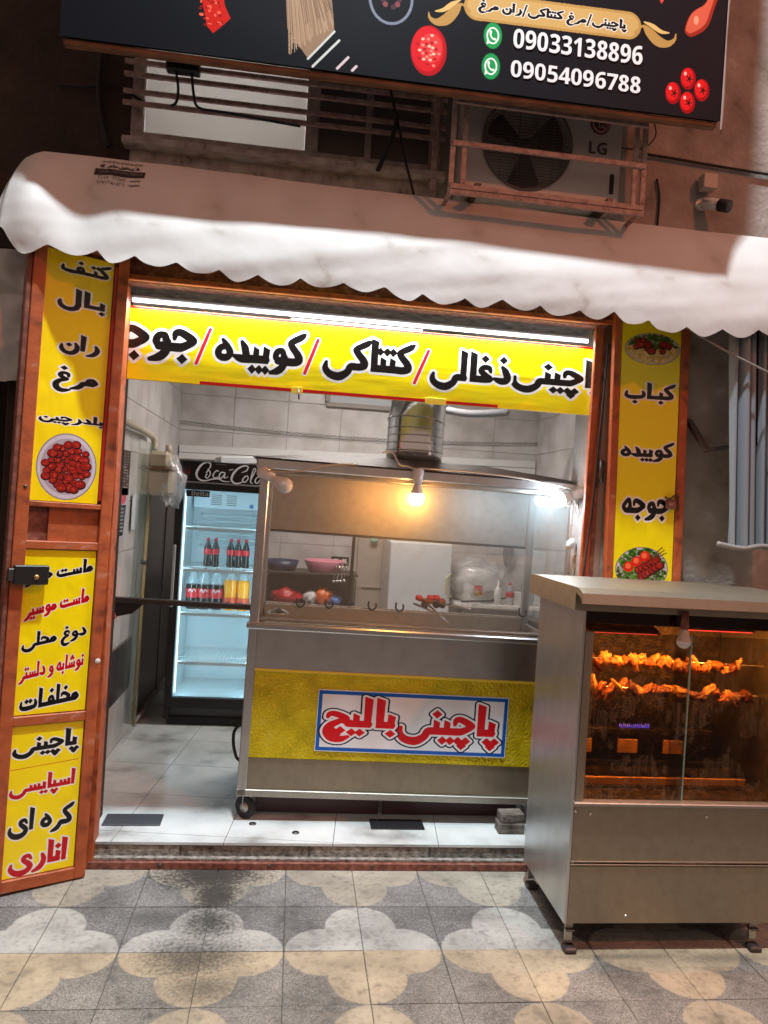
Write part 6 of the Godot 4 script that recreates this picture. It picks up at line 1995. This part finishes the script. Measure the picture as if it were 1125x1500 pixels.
# ---------------------------------------------------------------- the room
func left_wall_things():
	# meter under its wrapping, with the pipe it hangs on
	var mp := at_x(234, 700, -0.90)
	var o := thing("gas_meter", "beige gas meter wrapped in clear film on the tiled wall", "gas meter", mp)
	part(o, "body", box(0.16, 0.17, 0.17, 0.02), m("gas_metal"), mp + Vector3(0.01, -0.03, 0))
	part(o, "top_half", box(0.14, 0.12, 0.16, 0.025), m("gas_metal"), mp + Vector3(0.0, 0.115, 0))
	part(o, "seam", box(0.175, 0.01, 0.185, 0.003), plain("rust", lin(.2, .1, .05), 0.8), mp + Vector3(0.008, 0.056, 0))
	for x in [-0.045, 0.045]:
		part(o, "union", rod(mp + Vector3(x, 0.17, 0), mp + Vector3(x, 0.22, 0), 0.02, 12), m("gas_metal"))
	part(o, "wrapping", lump(Vector3(0.09, 0.15, 0.1), 0.6, 71, 12), m("bag"), mp + Vector3(0.075, -0.02, 0.0))
	var pts := [mp + Vector3(-0.045, 0.21, 0), mp + Vector3(-0.05, 0.25, 0), mp + Vector3(-0.06, 0.27, 0.05), at_x(205, 628, -0.95), at_x(185, 618, -0.955), at_x(168, 606, -0.955)]
	part(o, "inlet_pipe", tube(curve(pts), 0.021, 10), m("gas_metal"))
	var pz := at_x(216, 730, -0.965)
	var gp := thing("gas_pipe", "yellow gas pipe running down the wall to the floor", "pipe", Vector3(-0.965, FLOOR, pz.z))
	part(gp, "pipe", tube(PackedVector3Array([Vector3(-0.955, 1.66, pz.z), Vector3(-0.96, 0.15, pz.z + 0.06)]), 0.012, 10), m("gas_yellow"))
	part(gp, "clamp", rod(Vector3(-0.96, 1.2, pz.z + .02), Vector3(-0.96, 1.23, pz.z + .02), 0.02, 10), m("dark_steel"))
	part(gp, "foot_run", tube(PackedVector3Array([Vector3(-0.96, 0.16, pz.z + 0.06), Vector3(-0.955, 0.17, -2.9)]), 0.012, 8), m("wire_grey"))
	# dark panelled door behind the meter, dark stone band, sheet of glass
	var dd := thing("wall_panel", "dark brown panel on the wall between the gas pipe and the fridge", "panel", Vector3(-0.99, 0.15, -2.4))
	part(dd, "board", box(0.012, 1.5, 1.22, 0.002), m("dark_door"), Vector3(-0.992, 0.90, -2.40))
	for z in [-2.98, -2.55, -1.82]:
		part(dd, "stile", box(0.012, 1.5, 0.03, 0.002), plain("stile_grey", lin(.16, .15, .14), 0.3), Vector3(-0.985, 0.90, z))
	var sw := at_x(214, 815, -0.983)
	var s := thing("wall_socket", "small black double socket on the dark wall panel", "socket", sw)
	part(s, "plate", box(0.008, 0.085, 0.10, 0.003), m("black"), sw)
	for z in [-0.022, 0.022]:
		part(s, "outlet", box(0.004, 0.04, 0.03, 0.001), plain("socket_grey", lin(.28, .27, .25), 0.4), sw + Vector3(0.005, 0, z))
	var st := thing("stone_band", "dark polished stone band along the foot of the tiled wall", "wall cladding", Vector3(-0.99, 0.45, -0.9))
	for z in [-0.42, -0.86, -1.30]:
		part(st, "slab", box(0.02, 0.32, 0.435, 0.002), m("dark_marble"), Vector3(-0.992, 0.585, z))
	var gl := thing("glass_sheet", "upright sheet of glass with a green edge against the tiled wall", "glass", Vector3(-0.96, 0.12, -1.2))
	part(gl, "sheet", box(0.006, 1.86, 0.36, 0.0), m("glass_green"), Vector3(-0.958, 1.06, -1.46))
	part(gl, "edge", box(0.008, 1.86, 0.012, 0.0), m("glass_edge"), Vector3(-0.958, 1.06, -1.648))
	# paper and posters
	var po := thing("wall_poster", "dark printed price list poster on the left tiled wall", "poster", at_x(181, 692, -0.985))
	var img := Image.create(160, 320, false, Image.FORMAT_RGB8)
	img.fill(Color(.12, .08, .09))
	var q := RandomNumberGenerator.new()
	q.seed = 6
	for i in 15:
		for j in 4:
			img.fill_rect(Rect2i(12 + j * 36, 18 + i * 20, q.randi_range(10, 28), 8), Color(.75, .7, .66) if q.randf() < .8 else Color(.6, .2, .2))
	var face := Basis(Vector3.UP, PI / 2)
	part(po, "sheet", box(0.002, 0.27, 0.30, 0.0), m("paper"), at_x(181, 692, -0.986))
	part(po, "print", sheet(0.29, 0.26), print_mat("poster_print", img, 0.4), at_x(181, 692, -0.986) + Vector3(0.0022, 0, 0), face)
	var p2 := thing("wall_poster", "white poster with a pink dish and a dark strip on the tiled wall", "poster", at_x(178, 752, -0.985))
	img = Image.create(160, 300, false, Image.FORMAT_RGB8)
	img.fill(Color(.75, .75, .78))
	disc(img, 80, 60, 52, 34, Color(.85, .25, .35))
	for i in 30:
		disc(img, 80 + q.randf_range(-42, 42), 60 + q.randf_range(-26, 26), 6, 5, Color(.6 + q.randf() * .4, .1 + q.randf() * .4, .2 + q.randf() * .3))
	fill_poly(img, PackedVector2Array([Vector2(30, 100), Vector2(140, 100), Vector2(110, 285), Vector2(50, 285)]), Color(.1, .09, .12))
	for i in 7:
		img.fill_rect(Rect2i(60, 118 + i * 22, 46, 9), Color(.7, .68, .7))
	part(p2, "sheet", box(0.002, 0.30, 0.26, 0.0), m("paper"), at_x(178, 752, -0.986))
	part(p2, "print", sheet(0.25, 0.29), print_mat("poster_print_2", img, 0.4), at_x(178, 752, -0.986) + Vector3(0.0022, 0, 0), face)
	tag(part(self, "wall_paper_sheet", box(0.002, 0.22, 0.16, 0.0), m("paper"), at_x(197, 750, -0.988)), "plain white sheet of paper on the wall beside the posters", "paper")
	tag(part(self, "wall_leaflet", box(0.002, 0.3, 0.2, 0.0), plain("leaflet", lin(.6, .5, .48), 0.6), at_x(168, 870, -0.988)), "pale leaflet stuck low on the wall above the stone band", "leaflet")
	tag(part(self, "red_tag", box(0.004, 0.11, 0.06, 0.001), m("red_plastic"), at_x(170, 892, -0.984)), "small red tag hanging on the wall under the flap bracket", "tag")
	# counter flap across the passage
	var y := 1.075
	var fl := thing("counter_flap", "narrow dark bar across the passage in front of the fridge", "bar", Vector3(-0.58, y, -0.8))
	part(fl, "board", box(0.77, 0.028, 0.05, 0.003), m("dark_steel"), Vector3(-0.575, y, -0.8), Basis(Vector3.BACK, -0.012))
	part(fl, "bracket", prism(PackedVector2Array([Vector2(0, 0), Vector2(0.17, 0), Vector2(0.11, -0.055), Vector2(0.03, -0.075)]), 0.012), m("black_matt"), Vector3(-0.955, y - 0.012, -0.79))

func back_room_things():
	var zr := -2.45
	# trunking and chain along the back wall
	var tr := thing("wall_trunking", "white plastic trunking running along the back wall", "trunking", Vector3(0.5, 2.06, -3.0))
	part(tr, "channel", box(3.06, 0.06, 0.03, 0.003), m("white_plastic"), Vector3(0.54, 2.085, -3.012), Basis(Vector3.BACK, 0.024))
	part(tr, "channel", box(3.06, 0.05, 0.04, 0.003), m("white_plastic"), Vector3(0.54, 2.026, -3.008), Basis(Vector3.BACK, 0.024))
	var ch := thing("hanging_chain", "thin dark chain strung along the back wall", "chain", Vector3(0.5, 2.28, -2.98))
	var ring := PackedVector3Array()
	for i in 13:
		ring.append(Vector3(cos(TAU * i / 12) * 0.016, sin(TAU * i / 12) * 0.008, 0))
	var link := tube(ring, 0.0028, 5)
	for i in 118:
		var f := i / 117.0
		var pnt := Vector3(lerpf(-0.99, 2.07, f), lerpf(2.278, 2.311, f) - 0.10 * 4.0 * f * (1.0 - f) * 0.5, -2.995)
		part(ch, "link", link, m("wire_grey"), pnt, Basis(Vector3.RIGHT, 0.4 if i % 2 else 1.5))
	var pf := thing("wall_frame", "carved picture frame hung high on the back wall", "frame", at_z(531, 590, -3.0))
	part(pf, "moulding", box(0.62, 0.04, 0.03, 0.006), plain("frame_grey", lin(.3, .27, .24), 0.5), at_z(531, 596, -3.0), Basis(Vector3.BACK, 0.0))
	part(pf, "picture", box(0.58, 0.3, 0.01, 0.0), m("paper"), at_z(531, 596, -3.0) + Vector3(0, 0.17, 0))
	for x in [-0.3, 0.3]:
		part(pf, "moulding", box(0.04, 0.32, 0.03, 0.006), m("frame_grey"), at_z(531, 596, -3.0) + Vector3(x, 0.18, 0))
	tag(part(self, "ceiling_pipe", tube(curve([at_z(650, 600, -2.0), at_z(690, 606, -2.0), at_z(745, 604, -2.0)]), 0.028, 12), plain("pvc_grey", lin(.3, .3, .32), 0.4)), "grey plastic pipe just below the yellow sign", "pipe")
	# white cabinet, seen through the cart's rear glass
	var c0 := at_z(573, 793, zr)
	var c1 := at_z(663, 800, zr)
	var w := c1.x - c0.x
	var cb := thing("white_cabinet", "tall white cabinet door with a pale handle behind the cart", "cabinet", Vector3((c0.x + c1.x) / 2, FLOOR, zr - 0.25))
	part(cb, "carcass", box(w, c0.y - FLOOR, 0.5, 0.004), m("paint_white"), Vector3((c0.x + c1.x) / 2, (c0.y + FLOOR) / 2, zr - 0.262))
	part(cb, "door", box(w - 0.004, c0.y - FLOOR - 0.03, 0.02, 0.004), plain("cabinet_white", lin(.66, .70, .74), 0.35), Vector3((c0.x + c1.x) / 2, (c0.y + FLOOR) / 2 + 0.012, zr))
	part(cb, "handle", tube(curve([at_z(660, 842, zr + .012), at_z(654, 848, zr + .04), at_z(654, 868, zr + .04), at_z(660, 874, zr + .012)]), 0.009, 8), plain("handle_cream", lin(.55, .55, .36), 0.4))
	# counter at the right with cooker, bottles
	var ty := at_z(720, 884, zr).y
	var tb := thing("back_table", "pale work table against the back wall", "table", Vector3(1.72, FLOOR, zr - 0.2))
	part(tb, "top", box(0.78, 0.03, 0.6, 0.004), m("white_plastic"), Vector3(1.68, ty - 0.016, zr - 0.2))
	for e in [[1.33, zr + .06], [2.03, zr + .06], [1.33, zr - .46], [2.03, zr - .46]]:
		part(tb, "leg", box(0.03, ty - FLOOR - 0.03, 0.03, 0.002), m("dark_steel"), Vector3(e[0], (ty + FLOOR - 0.03) / 2, e[1]))
	var rc := Vector3(1.50, ty, zr - 0.2)
	var cook := thing("rice_cooker", "white rice cooker covered with a clear plastic bag", "rice cooker", rc)
	part(cook, "body", lathe(PackedVector2Array([Vector2(0, 0), Vector2(.16, 0), Vector2(.185, .03), Vector2(.19, .18), Vector2(.17, .23), Vector2(.1, .26), Vector2(0, .265)]), 28), m("white_plastic"), rc)
	part(cook, "sticker", box(0.07, 0.075, 0.003, 0.0), plain("sticker_red", lin(.62, .12, .10), 0.5), rc + Vector3(-0.01, 0.10, 0.192))
	part(cook, "sticker_mark", lathe(PackedVector2Array([Vector2(0, .002), Vector2(.022, .002), Vector2(.022, 0)]), 14), plain("sticker_yellow", lin(.75, .5, .03), 0.5), rc + Vector3(-0.015, 0.075, 0.195), Basis(Vector3.RIGHT, PI / 2))
	part(cook, "bag", lump(Vector3(0.225, 0.16, 0.22), 0.5, 75, 16), m("bag"), rc + Vector3(0, 0.18, 0))
	var bs := rc + Vector3(0.24, 0.0, 0.22)
	var bt := thing("soda_bottle", "small clear cola bottle with a red label on the back table", "bottle", bs)
	part(bt, "body", bottle_mesh(0.17, 0.03), m("bottle_clear"), bs)
	part(bt, "label", lathe(PackedVector2Array([Vector2(.027, .06), Vector2(.031, .064), Vector2(.031, .1), Vector2(.028, .104)]), 16), m("cola_label"), bs)
	part(bt, "cap", lathe(PackedVector2Array([Vector2(0, .018), Vector2(.011, .018), Vector2(.012, 0)]), 12), m("red_plastic"), bs + Vector3(0, .157, 0))
	var sb := rc + Vector3(0.14, 0.0, 0.23)
	var sq := thing("squeeze_bottle", "white squeeze bottle with a pointed tip on the back table", "bottle", sb)
	part(sq, "body", lathe(PackedVector2Array([Vector2(0, 0), Vector2(.028, 0), Vector2(.03, .1), Vector2(.024, .125), Vector2(.01, .14), Vector2(.004, .19), Vector2(0, .19)]), 16), m("white_plastic"), sb)
	var kb := rc + Vector3(0.40, 0.0, 0.18)
	var blk := thing("lighter_fluid_bottle", "black square bottle with a spout on the back table", "bottle", kb)
	part(blk, "body", box(0.10, 0.17, 0.07, 0.015), m("black"), kb + Vector3(0, 0.088, 0))
	part(blk, "neck", lathe(PackedVector2Array([Vector2(0.03, 0), Vector2(.014, .03), Vector2(.012, .06), Vector2(0, .06)]), 14), m("black"), kb + Vector3(0, 0.173, 0))
	part(blk, "spout", rod(kb + Vector3(0, 0.2, 0), kb + Vector3(0.13, 0.26, 0.02), 0.006), m("black"))
	var wb := rc + Vector3(0.31, 0.0, 0.2)
	tag(part(self, "white_box", box(0.07, 0.10, 0.06, 0.003), m("paint_white"), wb + Vector3(0, 0.052, 0)), "small white carton between the bottles on the back table", "box")
	var tl := thing("kitchen_tongs", "dark tongs and papers lying in front of the rice cooker", "tongs", rc + Vector3(0, 0.0, 0.25))
	part(tl, "arm", rod(rc + Vector3(-0.16, 0.012, 0.26), rc + Vector3(0.06, 0.02, 0.22), 0.008), m("black"))
	part(tl, "arm", rod(rc + Vector3(0.0, 0.015, 0.27), rc + Vector3(0.22, 0.05, 0.2), 0.006), m("black"))
	part(tl, "paper", box(0.16, 0.004, 0.1, 0.0), m("paper"), rc + Vector3(-0.02, 0.004, 0.24), Basis(Vector3.UP, 0.3))
	var ov := at_z(744, 812, -2.98)
	tag(part(self, "oval_mirror", lathe(PackedVector2Array([Vector2(0, .012), Vector2(.035, .012), Vector2(.045, .006), Vector2(.045, 0)]), 24), m("trim_grey"), ov, Basis(Vector3.RIGHT, PI / 2) * Basis.from_scale(Vector3(1, 1, 2.6))), "narrow oval mirror on the back wall", "mirror")
	# cream door beside the cabinet
	var d0 := at_z(525, 800, -2.95)
	var dr := thing("inner_door", "plain cream inner door on the back wall", "door", Vector3(d0.x + 0.17, FLOOR, -2.99))
	part(dr, "leaf", box(0.40, 1.9, 0.035, 0.004), plain("door_cream", lin(.44, .37, .32), 0.5), Vector3(d0.x + 0.2, FLOOR + 0.955, -3.0))
	part(dr, "rail", box(0.30, 0.012, 0.02, 0.002), m("door_cream"), Vector3(d0.x + 0.2, 0.98, -2.975))
	var gn := at_z(548, 792, -2.95)
	part(dr, "latch", lump(Vector3(0.035, 0.02, 0.015), 0.3, 31, 8), plain("latch_green", lin(.2, .4, .28), 0.4), gn)
	# shelf with basins at the left
	var s0 := at_z(400, 838, -2.6)
	var s1 := at_z(516, 845, -2.6)
	var sh := thing("wall_shelf", "dark wall shelf behind the cart", "shelf", Vector3(0.2, s0.y, -2.8))
	part(sh, "board", box(s1.x - s0.x + 0.1, 0.02, 0.36, 0.003), m("dark_steel"), Vector3((s0.x + s1.x) / 2, s0.y, -2.8))
	part(sh, "back_board", box(s1.x - s0.x + 0.1, 0.5, 0.012, 0.002), plain("shelf_back", lin(.13, .10, .10), 0.6), Vector3((s0.x + s1.x) / 2, s0.y - 0.26, -2.99))
	part(sh, "lower_board", box(s1.x - s0.x + 0.1, 0.02, 0.36, 0.003), m("dark_steel"), Vector3((s0.x + s1.x) / 2, s0.y - 0.27, -2.8))
	var b1 := at_z(475, 838, -2.68)
	tag(part(self, "basin", lathe(PackedVector2Array([Vector2(0, .005), Vector2(.11, .005), Vector2(.15, .09), Vector2(.165, .095), Vector2(.168, .088), Vector2(.12, 0), Vector2(0, 0)]), 28), m("pink_plastic"), Vector3(b1.x, s0.y + 0.011, -2.75)), "pink plastic basin on the wall shelf", "basin")
	var b2 := at_z(412, 838, -2.68)
	tag(part(self, "basket", lathe(PackedVector2Array([Vector2(0, .005), Vector2(.1, .005), Vector2(.13, .075), Vector2(.14, .08), Vector2(.11, 0), Vector2(0, 0)]), 28), m("navy_plastic"), Vector3(b2.x, s0.y + 0.011, -2.75)), "dark blue plastic basket on the wall shelf", "basket")
	for e in [["red_tub", "red plastic tub on the lower shelf behind the cart", "tub", "red_plastic", 418, Vector3(.12, .065, .1)], ["orange_bag", "orange plastic bag on the lower shelf behind the cart", "bag", "orange_plastic", 474, Vector3(.07, .07, .07)], ["blue_bag", "blue plastic bag on the lower shelf behind the cart", "bag", "blue_plastic", 490, Vector3(.06, .045, .06)], ["white_bag", "crumpled white plastic bag on the lower shelf behind the cart", "bag", "white_plastic", 455, Vector3(.06, .06, .06)]]:
		var p := at_z(e[4], 872, -2.68)
		tag(part(self, e[0], lump(e[5], 0.45, 41 + e[4], 12), m(e[3]), Vector3(p.x, s0.y - 0.26 + e[5].y * 0.95, -2.72)), e[1], e[2])
	var swp := at_z(498, 822, -3.02)
	var sw := thing("wall_switch", "black double switch plate on the back wall above the shelf", "switch", swp)
	part(sw, "plate", box(0.15, 0.075, 0.012, 0.003), m("black"), swp)
	for x in [-0.035, 0.035]:
		part(sw, "rocker", box(0.04, 0.04, 0.006, 0.002), m("white_plastic"), swp + Vector3(x, 0, 0.008))
	var ut := thing("utensil_rack", "bunch of steel ladles hanging at the end of the shelf", "utensils", at_z(503, 845, -2.6))
	for i in 4:
		var p := at_z(494 + i * 5, 824, -2.62)
		part(ut, "ladle", tube(PackedVector3Array([p, p + Vector3(-0.02, -0.14, 0.0)]), 0.005, 6), m("chrome"))
		part(ut, "bowl", lump(Vector3(.02, .014, .016), 0.1, 5, 7), m("chrome"), p + Vector3(-0.02, -0.15, 0))

func small_things():
	# on the floor at the step
	var a := at_y(195, 1202, FLOOR)
	tag(part(self, "floor_plate", box(0.265, 0.006, 0.125, 0.002), plain("slate_plate", lin(.05, .055, .065), 0.35), Vector3(-0.673, FLOOR + 0.0035, -0.253), Basis(Vector3.UP, 0.02)), "thin dark metal plate lying on the white floor tiles at the step", "plate")
	tag(part(self, "floor_plate", box(0.265, 0.006, 0.11, 0.002), plain("wet_plate", lin(.02, .02, .022), 0.12), Vector3(0.59, FLOOR + 0.0035, -0.238)), "glossy black plate on the floor under the cart", "plate")
	var w := thing("wood_block", "two grey wooden chocks stacked under the cart by the grill", "wood block", Vector3(1.15, FLOOR, -0.19))
	part(w, "block", box(0.13, 0.05, 0.08, 0.004), m("concrete"), Vector3(1.145, FLOOR + 0.026, -0.185))
	part(w, "block", box(0.12, 0.045, 0.075, 0.004), m("concrete"), Vector3(1.15, FLOOR + 0.074, -0.19), Basis(Vector3.UP, 0.06))
	for e in [[370, 1202], [433, 1215]]:
		var p := at_y(e[0], e[1] + 5, FLOOR)
		tag(part(self, "floor_washer", lathe(PackedVector2Array([Vector2(.006, .003), Vector2(.016, .003), Vector2(.018, 0)]), 14), m("dark_steel"), Vector3(p.x, FLOOR + 0.001, p.z)), "small round steel washer on the floor tiles before the cart", "washer", "washers on the floor")
	var h := []
	for v in [[350, 1062], [343, 1072], [342, 1090], [346, 1108], [352, 1115]]:
		h.append(at_z(v[0], v[1], -0.35))
	tag(part(self, "gas_hose", tube(curve(h), 0.008), m("rubber")), "black gas hose looping out beside the cart's front post", "hose")
	# chip bag and papers on top of the fridge
	tag(part(self, "paper_stack", box(0.28, 0.05, 0.2, 0.004), m("paper"), Vector3(-0.42, 1.93, -1.95), Basis(Vector3.UP, 0.3) * Basis(Vector3.BACK, 0.08)), "white papers lying on top of the fridge", "papers")
	# wire down the frame beside the folded leaf
	var c := []
	for v in [[893, 470], [888, 540], [878, 640], [868, 740], [860, 800], [852, 858]]:
		c.append(at_z(v[0], v[1], 0.02))
	tag(part(self, "frame_cable", tube(curve(c), 0.005), m("black_matt")), "black cable running down the red frame beside the folded door", "cable")
